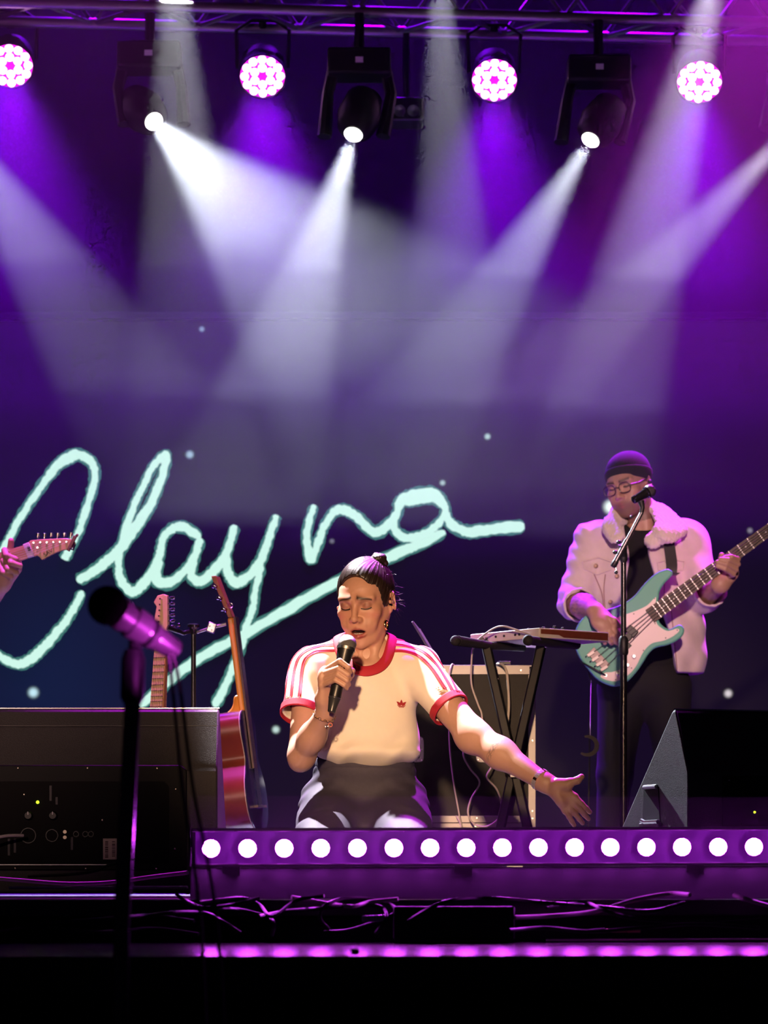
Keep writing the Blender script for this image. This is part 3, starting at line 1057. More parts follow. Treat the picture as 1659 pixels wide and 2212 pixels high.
# ------------------------------------------------------------------ blurred microphone on a stand in the foreground
DM = 5.0
t = thing('microphone_stand', 'black microphone stand rising blurred in the near foreground', 'microphone stand', P(258, 1915, DM) + Vector((0, 0, -1.13 + 0)))
foot = P(258, 2065, DM)
foot.z = -1.10
GLOSSB = mat('gloss_black', (0.012, 0.011, 0.014), 0.16, spec=0.6)
MB().tube([Vector((P(246, 2200, DM).x, DM, -1.08)), P(262, 2000, DM), P(288, 1480, DM)], 0.013, 14).build('lower_tube', GLOSSB, t)
MB().tube([P(286, 1510, DM), P(292, 1400, DM)], [0.016, 0.011], 14).build('upper_tube', GLOSSB, t)
MB().lathe(P(285, 1520, DM), (0.03, 0, 1), [(0, 0.014), (0.01, 0.019), (0.07, 0.019), (0.085, 0.014)], 16).build('clutch', BLACK, t)
MB().lathe(Vector((P(246, 2200, DM).x, DM, -1.10)), (0, 0, 1), [(0, 0.13), (0.012, 0.13), (0.025, 0.10), (0.03, 0.02)], 28).build('base_plate', BLACKM, t)
t = thing('dynamic_microphone', 'dark microphone with a round foam head on the foreground stand, body lit magenta', 'microphone', P(290, 1392, DM))
a, b2 = P(232, 1308, DM - 0.03), P(362, 1394, DM + 0.03)
ax = (b2 - a).normalized()
MB().sphere(a, 0.0315, 24, 16).build('foam_head', mat('foam_black', (0.0015, 0.0015, 0.0015), 0.95, spec=0.05, bump=0.5, bscale=300), t)
body = MB().lathe(a + ax * 0.022, ax, [(0, 0.026), (0.014, 0.026), (0.016, 0.022), (0.024, 0.022), (0.026, 0.027), (0.052, 0.0255), (0.055, 0.022), (0.060, 0.022),
                                       (0.062, 0.023), (0.074, 0.0215), (0.077, 0.019), (0.082, 0.0195), (0.118, 0.0165), (0.121, 0.011)], 28)
body.build('body', mat('mic_body_metal', (0.22, 0.21, 0.23), 0.28, 0.6), t)
MB().tube([P(290, 1400, DM + .01), P(296, 1372, DM)], [0.010, 0.012], 12).build('swivel', BLACK, t)
MB().torus(a + ax * 0.085, ax, 0.0215, 0.004, 20, 8).build('clip_ring', BLACK, t)
for k, (dx, lb) in enumerate(((0, 'black cable dropping from the foreground microphone, left of two'), (16, 'black cable dropping from the foreground microphone, right of two'))):
    cable('microphone_cable', [P(362 + dx * .4, 1400, DM + .02), P(372 + dx, 1480, DM + .03), P(394 + dx * 1.4, 1700, DM + .03), P(424 + dx * 2, 1900, DM + .02), P(438 + dx * 2.3, 2065, DM + .02), P(446 + dx * 2.6, 2300, DM)],
          0.0030, BCABLE, lb, group='cables of the foreground microphone')
# ------------------------------------------------------------------ smooth implicit modelling (bodies, clothes, hair)
A3 = lambda p: np.array(p, dtype=np.float32)


def rotm(yaw=0, pitch=0, roll=0):
    """Rotation matrix, degrees: pitch about x, roll about y, yaw about z."""
    return np.array(Euler((math.radians(pitch), math.radians(roll), math.radians(yaw)), 'XYZ').to_matrix(), dtype=np.float32)


def ell(c, r, R=None):
    c, r = A3(c), A3(r)

    def f(p):
        q = p - c
        if R is not None:
            q = q @ R
        k0 = np.sqrt(((q / r) ** 2).sum(-1))
        k1 = np.sqrt(((q / (r * r)) ** 2).sum(-1)) + 1e-9
        return k0 * (k0 - 1.0) / k1
    m = float(r.max())
    if R is None:
        return f, c - r, c + r
    e = np.abs(R) @ r
    return f, c - e, c + e


def cone(a, b, r1, r2):
    a, b = A3(a), A3(b)
    ba = b - a
    L = float((ba * ba).sum()) + 1e-12

    def f(p):
        q = p - a
        t = np.clip((q @ ba) / L, 0, 1)
        d = np.sqrt(((q - t[..., None] * ba) ** 2).sum(-1))
        return d - (r1 + (r2 - r1) * t)
    m = max(r1, r2)
    return f, np.minimum(a, b) - m, np.maximum(a, b) + m


def fcone(a, b, r1, r2, axis, k1, k2=None):
    """Tapered capsule whose section is squashed by k along axis."""
    a, b = A3(a), A3(b)
    ba = b - a
    L = float((ba * ba).sum()) + 1e-12
    n = A3(axis)
    n = n - ba * (n @ ba) / L
    n = n / (np.sqrt((n * n).sum()) + 1e-9)
    k2 = k1 if k2 is None else k2

    def f(p):
        q = p - a
        t = np.clip((q @ ba) / L, 0, 1)
        w = q - t[..., None] * ba
        h = w @ n
        kk = k1 + (k2 - k1) * t
        rest = (w * w).sum(-1) - h * h
        d = np.sqrt(np.maximum(rest, 0) + (h / kk) ** 2)
        return (d - (r1 + (r2 - r1) * t)) * np.minimum(kk, 1.0)
    m = max(r1, r2) * max(1, k1, k2)
    return f, np.minimum(a, b) - m, np.maximum(a, b) + m


def rbox(c, half, R=None, rad=0.01):
    c, hf = A3(c), A3(half)

    def f(p):
        q = p - c
        if R is not None:
            q = q @ R
        d = np.abs(q) - (hf - rad)
        return np.sqrt((np.maximum(d, 0) ** 2).sum(-1)) + np.minimum(d.max(-1), 0) - rad
    e = hf if R is None else np.abs(R) @ hf
    return f, c - e, c + e


def half_space(pt, n):
    """Negative on the side the normal points away from."""
    pt, n = A3(pt), A3(n)
    n = n / np.sqrt((n * n).sum())
    big = np.array([1e3] * 3, dtype=np.float32)

    def f(p):
        return (p - pt) @ n
    return f, -big, big


class Field:
    def __init__(self):
        self.ops = []

    def u(self, prim, k=0.01):
        self.ops.append(('u', prim, k))
        return self

    def s(self, prim, k=0.005):
        self.ops.append(('s', prim, k))
        return self

    def i(self, prim, k=0.005):
        self.ops.append(('i', prim, k))
        return self

    def disp(self, fn):
        """Add a displacement function of position (wrinkles)."""
        self.ops.append(('d', (fn, None, None), 0))
        return self

    @staticmethod
    def _mix(op, a, b, k):
        if op == 'u':
            h = np.clip(0.5 + 0.5 * (a - b) / k, 0, 1)
            return a * (1 - h) + b * h - k * h * (1 - h)
        if op == 's':
            b = -b
        h = np.clip(0.5 - 0.5 * (a - b) / k, 0, 1)
        return a * (1 - h) + b * h + k * h * (1 - h)

    def at(self, p):
        p = np.asarray(p, dtype=np.float32)
        d = np.full(p.shape[:-1], 1.0, dtype=np.float32)
        for op, (f, lo, hi), k in self.ops:
            if op == 'd':
                d = d + f(p)
            else:
                d = self._mix(op, d, f(p), k)
        return d

    def grad(self, p, e=0.0015):
        g = np.zeros_like(p)
        for ax in range(3):
            o = np.zeros(3, dtype=np.float32)
            o[ax] = e
            g[:, ax] = self.at(p + o) - self.at(p - o)
        n = np.sqrt((g * g).sum(-1, keepdims=True)) + 1e-9
        return g / n

    def project(self, p, off=0.0, it=6):
        """Move points onto the surface (offset outward)."""
        p = np.asarray(p, dtype=np.float32).copy()
        for _ in range(it):
            d = self.at(p) - off
            p -= self.grad(p) * np.clip(d, -0.02, 0.02)[:, None]
        return p

    def ray(self, p, dirv, n=160, tmax=0.5, off=0.0):
        """March points along dirv until the surface is met."""
        p = np.asarray(p, dtype=np.float32).copy()
        dv = A3(dirv)
        dv /= np.sqrt((dv * dv).sum())
        for _ in range(n):
            d = self.at(p) - off
            p += dv * np.clip(d, -0.01, 0.02)[:, None] * 0.8
        return p

    def mesh(self, h, name='sdf', clip=None):
        lo = np.array([1e9] * 3)
        hi = -lo
        for op, (f, a, b), k in self.ops:
            if op == 'u':
                lo = np.minimum(lo, a - k)
                hi = np.maximum(hi, b + k)
        if clip is not None:
            lo = np.maximum(lo, clip[0])
            hi = np.minimum(hi, clip[1])
        lo = lo - 3 * h
        n = np.ceil((hi + 3 * h - lo) / h).astype(int) + 1
        ax = [(lo[i] + h * np.arange(n[i])).astype(np.float32) for i in range(3)]
        d = np.full(tuple(n), 1.0, dtype=np.float32)
        for op, (f, a, b), k in self.ops:
            if op == 'd':
                xs = [slice(0, n[i]) for i in range(3)]
                band = np.abs(d) < 0.03
                idx = np.nonzero(band)
                pts = np.stack([ax[i][idx[i]] for i in range(3)], -1)
                d[idx] += f(pts)
                continue
            if op == 'i':
                sl = tuple(slice(0, n[i]) for i in range(3))
            else:
                mg = k + 4 * h
                i0 = np.clip(np.floor((a - mg - lo) / h).astype(int), 0, n)
                i1 = np.clip(np.ceil((b + mg - lo) / h).astype(int) + 1, 0, n)
                if (i1 <= i0).any():
                    continue
                sl = tuple(slice(i0[i], i1[i]) for i in range(3))
            X, Y, Z = np.meshgrid(ax[0][sl[0]], ax[1][sl[1]], ax[2][sl[2]], indexing='ij')
            d[sl] = self._mix(op, d[sl], f(np.stack([X, Y, Z], -1)), k)
        return nets(d, lo, h, name)


def nets(d, lo, h, name):
    """Naive surface nets."""
    neg = d < 0
    c = [neg[i:neg.shape[0] - 1 + i, j:neg.shape[1] - 1 + j, k:neg.shape[2] - 1 + k] for i in (0, 1) for j in (0, 1) for k in (0, 1)]
    s = np.zeros(c[0].shape, dtype=np.int8)
    for q in c:
        s += q
    act = (s > 0) & (s < 8)
    idx = np.stack(np.nonzero(act), -1)
    vid = np.full(act.shape, -1, dtype=np.int32)
    vid[act] = np.arange(len(idx))
    corners = [(i, j, k) for i in (0, 1) for j in (0, 1) for k in (0, 1)]
    val = np.stack([d[idx[:, 0] + i, idx[:, 1] + j, idx[:, 2] + k] for i, j, k in corners], -1)
    acc = np.zeros((len(idx), 3))
    cnt = np.zeros(len(idx))
    for a in range(8):
        for b in range(a + 1, 8):
            ca, cb = corners[a], corners[b]
            if sum(x != y for x, y in zip(ca, cb)) != 1:
                continue
            va, vb = val[:, a], val[:, b]
            m = (va < 0) != (vb < 0)
            t = np.where(m, va / np.where(m, va - vb, 1), 0)
            pa, pb = np.array(ca, float), np.array(cb, float)
            acc += np.where(m[:, None], pa + (pb - pa) * t[:, None], 0)
            cnt += m
    verts = lo + h * (idx + acc / cnt[:, None])
    faces = []
    N = d.shape
    for ax in range(3):
        o1, o2 = [(1, 2), (2, 0), (0, 1)][ax]
        sl0 = [slice(1, N[i] - 1) for i in range(3)]
        sl0[ax] = slice(0, N[ax] - 1)
        sl1 = list(sl0)
        sl1[ax] = slice(1, N[ax])
        a, b = neg[tuple(sl0)], neg[tuple(sl1)]
        e = np.stack(np.nonzero(a != b), -1)
        if not len(e):
            continue
        flip = a[tuple(e.T)]
        off = np.array([1, 1, 1])
        off[ax] = 0
        e = e + off
        q = []
        for (u, v) in ((0, 0), (-1, 0), (-1, -1), (0, -1)):
            g = e.copy()
            g[:, o1] += u
            g[:, o2] += v
            q.append(vid[tuple(g.T)])
        q = np.stack(q, -1)
        q[~flip] = q[~flip][:, ::-1]
        faces.append(q)
    faces = np.concatenate(faces)
    faces = faces[(faces >= 0).all(1)]
    me = bpy.data.meshes.new(name)
    me.vertices.add(len(verts))
    me.vertices.foreach_set('co', verts.astype(np.float32).ravel())
    me.loops.add(len(faces) * 4)
    me.loops.foreach_set('vertex_index', faces.ravel().astype(np.int32))
    me.polygons.add(len(faces))
    me.polygons.foreach_set('loop_start', np.arange(0, len(faces) * 4, 4, dtype=np.int32))
    me.polygons.foreach_set('use_smooth', np.ones(len(faces), dtype=bool))
    me.update(calc_edges=True)
    return me


def coords(me):
    a = np.zeros(len(me.vertices) * 3, dtype=np.float32)
    me.vertices.foreach_get('co', a)
    return a.reshape(-1, 3)


def set_coords(me, p):
    me.vertices.foreach_set('co', np.asarray(p, dtype=np.float32).ravel())
    me.update()


def paint(me, fn):
    """Colour attribute from vertex positions: the thing's own pigment."""
    c = fn(coords(me))
    at = me.color_attributes.new('Col', 'FLOAT_COLOR', 'POINT')
    at.data.foreach_set('color', np.concatenate([c, np.ones((len(c), 1))], 1).astype(np.float32).ravel())


def join(meshes, name):
    vs, fs, o = [], [], 0
    for me in meshes:
        p = coords(me)
        vs.append(p)
        f = np.zeros(len(me.polygons) * 4, dtype=np.int32)
        me.loops.foreach_get('vertex_index', f)
        fs.append(f.reshape(-1, 4) + o)
        o += len(p)
    vs, fs = np.concatenate(vs), np.concatenate(fs)
    me = bpy.data.meshes.new(name)
    me.vertices.add(len(vs))
    me.vertices.foreach_set('co', vs.ravel())
    me.loops.add(len(fs) * 4)
    me.loops.foreach_set('vertex_index', fs.ravel().astype(np.int32))
    me.polygons.add(len(fs))
    me.polygons.foreach_set('loop_start', np.arange(0, len(fs) * 4, 4, dtype=np.int32))
    me.polygons.foreach_set('use_smooth', np.ones(len(fs), dtype=bool))
    me.update(calc_edges=True)
    return me


def smoothbump(p, c, r):
    d2 = (((p - A3(c)) / A3(r)) ** 2).sum(-1)
    return np.exp(-d2)


class Pose:
    """Rigid frame: local -> world."""

    def __init__(self, origin, R):
        self.o, self.R = A3(origin), np.asarray(R, dtype=np.float32)

    def __call__(self, p):
        return self.o + self.R @ A3(p)

    def dir(self, v):
        return self.R @ A3(v)

    def inv(self, p):
        return (p - self.o) @ self.R


def ribbon(path, half, up, prof=None, closed=False):
    """Flat strip mesh along path with given side vectors."""
    vs, fs = [], []
    return vs, fs


# ------------------------------------------------------------------ heads
def head_field(F_, T, female=True, mouth_open=0.0, sx=1.0):
    """Union a face into field F_; local axes: x to the picture's right, -y out of the face, z up; origin between the ears."""
    R = T.R

    def E(c, r, k=0.012, Rl=None):
        F_.u(ell(T(c), r, R if Rl is None else R @ Rl), k)

    def C(a, b, r1, r2, k=0.012):
        F_.u(cone(T(a), T(b), r1, r2), k)

    def SE(c, r, k=0.006, Rl=None):
        F_.s(ell(T(c), r, R if Rl is None else R @ Rl), k)
    jw = 0.0 if female else 0.006
    E((0, 0.022, 0.032), (0.071, 0.090, 0.082))
    E((0, -0.020, 0.010), (0.063, 0.066, 0.062), 0.025)
    E((0, -0.032, -0.040), (0.051 + jw, 0.056, 0.066), 0.03)
    E((0, -0.046, -0.080 - mouth_open * 0.5), (0.038 + jw, 0.036, 0.030), 0.028)           # jaw
    E((0, -0.076, -0.099 - mouth_open * 0.7), (0.017 + jw * .6, 0.013, 0.014), 0.02)       # chin
    for s in (-1, 1):
        C((s * 0.054 + s * jw, 0.002, -0.035), (s * 0.027, -0.055, -0.088 - mouth_open * 0.5), 0.012, 0.010, 0.032)   # jaw line
        E((s * 0.042, -0.061, -0.022), (0.020, 0.017, 0.016), 0.026)               # cheek bone
        E((s * 0.034, -0.071, -0.052), (0.017, 0.014, 0.018), 0.02)
        C((s * 0.014, -0.0865, 0.0215), (s * 0.046, -0.071, 0.022), 0.0085, 0.0075, 0.014)        # brow ridge
    E((0, -0.046, 0.034), (0.044, 0.028, 0.032), 0.03)                            # forehead
    for s in (-1, 1):
        SE((s * 0.0310, -0.098, 0.003), (0.0165, 0.014, 0.0115), 0.012)             # eye socket
        E((s * 0.0305, -0.0745, 0.0025), (0.0142, 0.0128, 0.0125), 0.003)            # eyeball under the lid
    # nose
    C((0, -0.084, 0.016), (0, -0.1055, -0.026), 0.0072, 0.0085, 0.010)
    E((0, -0.1065, -0.031), (0.0098, 0.0098, 0.0088), 0.008)
    for s in (-1, 1):
        E((s * 0.0115, -0.0955, -0.0345), (0.0078, 0.0098, 0.0070), 0.006)
        SE((s * 0.0062, -0.1025, -0.0415), (0.0036, 0.0055, 0.0040), 0.003)
    # muzzle and lips
    mo = mouth_open
    E((0, -0.074, -0.060), (0.030, 0.020, 0.024), 0.02)
    if mo > 0:
        SE((0, -0.094, -0.0660 - mo * 0.42), (0.0235, 0.026, mo * 0.66 + 0.0015), 0.004)
    zu, zl = -0.0600, -0.0660 - mo * 0.95
    lips = []
    for s in (-1, 1):
        lips.append(cone(T((s * 0.0, -0.0925, zu + 0.0010)), T((s * 0.0165, -0.0875, zu - 0.0010 - mo * 0.08)), 0.0045, 0.0040))
        lips.append(cone(T((s * 0.0165, -0.0875, zu - 0.0010 - mo * 0.08)), T((s * 0.0260, -0.0790, zu - 0.0060 - mo * 0.35)), 0.0040, 0.0028))
        lips.append(cone(T((s * 0.0, -0.0900, zl - 0.0040)), T((s * 0.0160, -0.0860, zl - 0.0015)), 0.0058, 0.0046))
        lips.append(cone(T((s * 0.0160, -0.0860, zl - 0.0015)), T((s * 0.0260, -0.0790, zu - 0.0075 - mo * 0.35)), 0.0046, 0.0028))
    for lp in lips:
        F_.u(lp, 0.004)
    # ears
    for s in (-1, 1):
        Rl = rotm(yaw=s * 30, pitch=-8)
        E((s * 0.0800, 0.018, -0.006), (0.0062, 0.0185, 0.0275), 0.006, Rl)
        E((s * 0.0715, 0.006, -0.028), (0.0060, 0.0085, 0.0100), 0.006)
        SE((s * 0.0862, 0.012, -0.003), (0.0065, 0.0115, 0.0175), 0.003, Rl)
        E((s * 0.0745, 0.001, -0.006), (0.0040, 0.0040, 0.0060), 0.004)
    return lips


def hand_chain(F_, pts, r0, r1, k=0.004):
    n = len(pts)
    for i in range(n - 1):
        ra = r0 + (r1 - r0) * i / (n - 1)
        rb = r0 + (r1 - r0) * (i + 1) / (n - 1)
        F_.u(cone(pts[i], pts[i + 1], ra, rb), k)
# ------------------------------------------------------------------ the singer, kneeling at the stage edge
SKIN = mat('skin', (0.6, 0.37, 0.28), 0.48, attr='Col', noise=0.05, nscale=90, bump=0.05, bscale=500)
singer = thing('person', 'kneeling singer in a cream ringer tee with red stripes, one arm stretched out', 'person', Vector((P(790, 1900, 8.9).x, 8.9, 0)))


def pv(px, py, D):
    return A3(P(px, py, D))


# --- body
TH = Pose((0, 0, 0), rotm(yaw=-19, pitch=17, roll=-0.5))
TH.o = pv(769, 1309, 8.93) - TH.dir((0, -0.08, 0.0025))
body = Field()
LIPS = head_field(body, TH, True, 0.014)
nb = pv(795, 1412, 9.04)
body.u(cone(TH((0, 0.030, -0.050)), nb, 0.046, 0.052), 0.022)
for s in (-1, 1):                                                     # neck cords to the collar bones
    body.u(cone(TH((s * 0.050, 0.020, -0.040)), pv(793 + s * 10, 1440, 8.975), 0.013, 0.012), 0.02)
    body.u(cone(pv(793 + s * 10, 1440, 8.972), pv(793 + s * 44, 1428, 8.985), 0.010, 0.010), 0.02)
hd = TH.o.copy()
body_h = body
torso = Field()
for f in (torso,):
    f.u(ell(pv(792, 1500, 9.055), (0.138, 0.098, 0.125)), 0.02)
    f.u(ell(pv(790, 1600, 9.045), (0.128, 0.095, 0.10)), 0.05)
    f.u(cone(nb, pv(700, 1432, 9.03), 0.050, 0.048), 0.04)
    f.u(cone(nb, pv(890, 1432, 9.03), 0.050, 0.048), 0.04)
SH_R, EL_R, WR_R = pv(672, 1450, 9.00), pv(652, 1632, 8.865), pv(704, 1538, 8.715)
SH_L, EL_L, WR_L = pv(905, 1452, 9.00), pv(1024, 1590, 8.87), pv(1176, 1690, 8.73)
armR = Field()
armR.u(cone(SH_R, EL_R, 0.047, 0.039), 0.02)
armR.u(fcone(EL_R, EL_R * 0.55 + WR_R * 0.45, 0.0375, 0.0385, (0.5, -0.6, 0.3), 0.92), 0.02)
armR.u(cone(EL_R * 0.6 + WR_R * 0.4, WR_R, 0.0375, 0.0240), 0.02)
armR.u(ell(pv(648, 1650, 8.885), (0.026, 0.024, 0.022)), 0.02)
# gripping hand: palm beside the handle, four fingers across it, thumb behind
armR.u(fcone(WR_R, pv(702, 1508, 8.690), 0.026, 0.030, (0.3, -1, 0), 0.72), 0.015)
armR.u(fcone(pv(704, 1512, 8.690), pv(701, 1462, 8.664), 0.027, 0.030, (0.85, -0.5, 0.2), 0.55), 0.012)
fing = [
    [(704, 1447, 8.655), (734, 1428, 8.604), (752, 1441, 8.603), (756, 1452, 8.618)],
    [(698, 1456, 8.650), (731, 1444, 8.601), (751, 1457, 8.600), (755, 1467, 8.616)],
    [(697, 1468, 8.650), (730, 1457, 8.602), (749, 1470, 8.602), (753, 1479, 8.617)],
    [(696, 1480, 8.654), (725, 1469, 8.606), (743, 1480, 8.606), (749, 1487, 8.618)],
]
for i, fp in enumerate(fing):
    armR_p = [pv(*q) for q in fp]
    rr0 = (0.0088, 0.0090, 0.0086, 0.0076)[i]
    hand_chain(armR, armR_p, rr0, rr0 * 0.80, 0.0022)
    armR.u(ell(armR_p[0], (0.0098, 0.0095, 0.0085)), 0.006)
hand_chain(armR, [pv(712, 1500, 8.690), pv(742, 1478, 8.690), pv(757, 1458, 8.668), pv(761, 1449, 8.656)], 0.0125, 0.0086, 0.006)
armL = Field()
armL.u(cone(SH_L, EL_L, 0.050, 0.0415), 0.02)
armL.u(cone(EL_L, EL_L * 0.62 + WR_L * 0.38, 0.0410, 0.0390), 0.035)
armL.u(cone(EL_L * 0.62 + WR_L * 0.38, WR_L, 0.0390, 0.0245), 0.035)
armL.u(ell(pv(1016, 1596, 8.885), (0.028, 0.026, 0.026)), 0.04)
# open hand, palm to the camera
HDp = 8.70
armL.u(fcone(WR_L, pv(1206, 1706, HDp + .012), 0.0255, 0.0290, (0, 1, 0.1), 0.72, 0.62), 0.015)
mcp = [(1242, 1721), (1238, 1732), (1231, 1744), (1222, 1752)]
tips = [(1276, 1756), (1273, 1771), (1260, 1780), (1241, 1784)]
for i in range(4):
    armL.u(fcone(pv(1202, 1702 + i * 2, HDp + .012), pv(*mcp[i], HDp + .004), 0.0165, 0.0108, (0, 1, 0), 0.85), 0.010)
    a, b = np.array(mcp[i], float), np.array(tips[i], float)
    bend = (0.000, -0.004, -0.006, -0.004)[i]
    pts = [pv(*(a + (b - a) * u), HDp + dz) for u, dz in ((0, .004), (0.40, 0.0 + bend), (0.72, -0.001 + bend * 1.3), (0.95, 0.003 + bend))]
    hand_chain(armL, pts, (0.0086, 0.0088, 0.0085, 0.0076)[i], 0.0064, 0.003)
armL.u(cone(pv(1204, 1695, HDp), pv(1226, 1697, HDp - .010), 0.0165, 0.0150), 0.012)      # thumb mount
armL.u(cone(pv(1212, 1730, HDp), pv(1206, 1716, HDp + .002), 0.0130, 0.0140), 0.012)      # heel of the hand
hand_chain(armL, [pv(1208, 1692, HDp - .002), pv(1232, 1690, HDp - .012), pv(1247, 1686, HDp - .014), pv(1256, 1678, HDp - .010)], 0.0135, 0.0085, 0.006)
for (x, y) in ((1222, 1716), (1229, 1726)):                                                # hollow of the palm
    armL.s(ell(pv(x, y, HDp - 0.022), (0.014, 0.011, 0.010)), 0.010)


def skin_tone(p):
    base = np.tile(A3((0.55, 0.31, 0.225)), (len(p), 1))
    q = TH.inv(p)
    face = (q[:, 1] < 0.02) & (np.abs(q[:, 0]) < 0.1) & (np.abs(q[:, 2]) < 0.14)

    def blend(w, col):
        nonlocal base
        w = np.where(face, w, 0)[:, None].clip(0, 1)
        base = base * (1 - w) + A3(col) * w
    blend(np.exp(-((q - A3((0, -0.07, -0.02))) ** 2).sum(-1) / 0.10 ** 2) * 0.75, (0.45, 0.205, 0.120))  # face shade put into the skin colour, darker than the rest
    for s in (-1, 1):
        blend(smoothbump(q, (s * 0.046, -0.062, -0.024), (0.020, 0.03, 0.014)) * 0.65, (0.52, 0.16, 0.14))      # blush
        blend(smoothbump(q, (s * 0.031, -0.082, 0.006), (0.018, 0.02, 0.010)) * 0.85, (0.22, 0.085, 0.070))      # eye shadow
        # brows drawn together and up at the inner ends
        u = (s * q[:, 0] - 0.010) / 0.038
        zc = 0.0285 - 0.010 * u + 0.006 * np.clip(u - 0.4, 0, 1) * (1 - u) * 4 * 0.5
        w = np.exp(-((q[:, 2] - zc) / (0.0062 - 0.0032 * np.clip(u, 0, 1))) ** 2) * ((u > -0.05) & (u < 1.02)) * (q[:, 1] < -0.04)
        blend(w, (0.022, 0.010, 0.007))
        # frown line, its crease shade painted into the skin colour
        blend(smoothbump(q, (s * 0.006, -0.095, 0.024), (0.0022, 0.02, 0.010)) * 0.6, (0.28, 0.12, 0.08))
        blend(smoothbump(q, (s * 0.029, -0.08, -0.048), (0.004, 0.02, 0.014)) * 0.5, (0.30, 0.12, 0.08))       # painted shade of the fold beside the mouth
    # lips
    ld = np.minimum.reduce([lp[0](p) for lp in LIPS])
    blend(np.exp(-(np.clip(ld, 0, 1) / 0.0020) ** 2) * 0.97, (0.30, 0.045, 0.050))
    blend(((q[:, 1] > -0.0845) & (q[:, 1] < -0.06) & (np.abs(q[:, 0]) < 0.022) & (np.abs(q[:, 2] + 0.0715) < 0.0095)) * 1.0, (0.055, 0.012, 0.012))
    # tattoo of fine lines on the outstretched forearm
    c0, ax = pv(1071, 1625, 8.80), (WR_L - EL_L) / np.linalg.norm(WR_L - EL_L)
    d = p - c0
    along = d @ ax
    vert = d @ np.cross(ax, A3((0, 1, 0)))
    ink = (np.sin(along * 900 + np.sin(vert * 260) * 2.2) > 0.25) | (np.sin(vert * 420 + along * 300) > 0.6)
    w = np.exp(-(along / 0.0085) ** 4 - (vert / 0.030) ** 4) * ink * (p[:, 1] < c0[1] + 0.03) * 0.55
    base = base * (1 - w[:, None]) + A3((0.10, 0.085, 0.10)) * w[:, None]
    # reddened elbow
    w = smoothbump(p, pv(1045, 1590, 8.83), (0.02, 0.03, 0.022)) * 0.35
    base = base * (1 - w[:, None]) + A3((0.42, 0.17, 0.14)) * w[:, None]
    return base


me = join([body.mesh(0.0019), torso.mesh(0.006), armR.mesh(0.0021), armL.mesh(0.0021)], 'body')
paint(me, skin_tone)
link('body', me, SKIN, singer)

LASH = mat('lash_dark', (0.012, 0.008, 0.007), 0.6)
for s in (-1, 1):
    pts = []
    for i in range(11):
        u = -1 + 2 * i / 10
        pts.append(TH((s * 0.0305 + u * 0.0145, -0.11, -0.0040 - 0.0030 * (1 - u * u))))
    pp = body.ray(np.array(pts), TH.dir((0, 1, 0)), off=0.0002)
    MB().tube([Vector(q) for q in pp], 0.0017, 6).build('lash_line', LASH, singer)
    lm = MB()
    for i in range(1, 11):
        q = Vector(pp[i])
        u = -1 + 2 * i / 10
        dv = Vector(TH.dir((u * 0.003 * 1 + s * 0.001, -0.0045, -0.0035)))
        lm.tube([q, q + dv * 0.6, q + dv], [0.0005, 0.0004, 0.0002], 4)
    lm.build('eyelashes', LASH, singer, kind='stuff')
# teeth
TEETH = mat('teeth', (0.85, 0.80, 0.74), 0.3)
for zz, nn, wd in ((-0.0630, 6, 0.0068), (-0.0800, 6, 0.0058)):
    for k in range(nn):
        a = (k - (nn - 1) / 2) * 0.165
        c = TH((0.040 * math.sin(a), -0.0435 - 0.0395 * math.cos(a), zz))
        MB().box(Vector(c), (0.0031, 0.0020, 0.0040), Matrix(TH.R.tolist()) @ Matrix.Rotation(a, 3, 'Z')).build('tooth', TEETH, singer, bevel=0.0012)

# --- hair pulled back into a bun
HAIR = mat('dark_hair', (0.020, 0.011, 0.009), 0.38, noise=0.3, nscale=200)
BUN = pv(817, 1209, 9.01)
hair = Field()
hair.u(ell(TH((0, 0.026, 0.034)), (0.0775, 0.0945, 0.0875), TH.R), 0.01)
hair.u(ell(TH((0, -0.018, 0.062)), (0.058, 0.056, 0.052), TH.R), 0.015)
hair.u(ell(TH((0, 0.060, -0.020)), (0.060, 0.050, 0.060), TH.R), 0.03)
for s in (-1, 1):
    hair.u(ell(TH((s * 0.0505, -0.006, 0.022)), (0.0240, 0.040, 0.054), TH.R), 0.012)
axb = (BUN - TH.o) / np.linalg.norm(BUN - TH.o)
e1 = np.cross(axb, A3((0, 1, 0)))
e1 /= np.linalg.norm(e1)
e2 = np.cross(axb, e1)


def strands(p):
    q = p - TH.o
    a = np.arctan2(q @ e1, q @ e2)
    r = q @ axb
    return 0.0006 * np.sin(a * 70 + 3 * np.sin(a * 9)) + 0.0005 * np.sin(a * 33 + r * 40)


hair.disp(strands)
hair.s(ell(TH((-0.004, -0.115, -0.006)), (0.0700, 0.1000, 0.1080), TH.R), 0.003)
for s in (-1, 1):
    hair.s(ell(TH((s * 0.088, 0.014, -0.010)), (0.024, 0.024, 0.038), TH.R), 0.006)
    hair.s(ell(TH((s * 0.060, -0.020, -0.075)), (0.050, 0.050, 0.055), TH.R), 0.008)
hm = link('hair', hair.mesh(0.0022), HAIR, singer)
bun = Field()
bun.u(ell(BUN, (0.024, 0.020, 0.018)), 0.01)
prevp = None
for k in range(15):
    a = k * 0.62
    rr = 0.020 - 0.0007 * k
    q = BUN + A3((math.cos(a) * rr, math.sin(a) * rr * 0.8, -0.010 + k * 0.0016))
    if prevp is not None:
        bun.u(cone(prevp, q, 0.0095, 0.009), 0.004)
    prevp = q
bun.disp(lambda p: 0.0007 * np.sin((p[:, 0] * 3 + p[:, 2] * 2 + p[:, 1]) * 260))
link('hair_bun', bun.mesh(0.0022), HAIR, hm)
rw = random.Random(11)
w = MB()
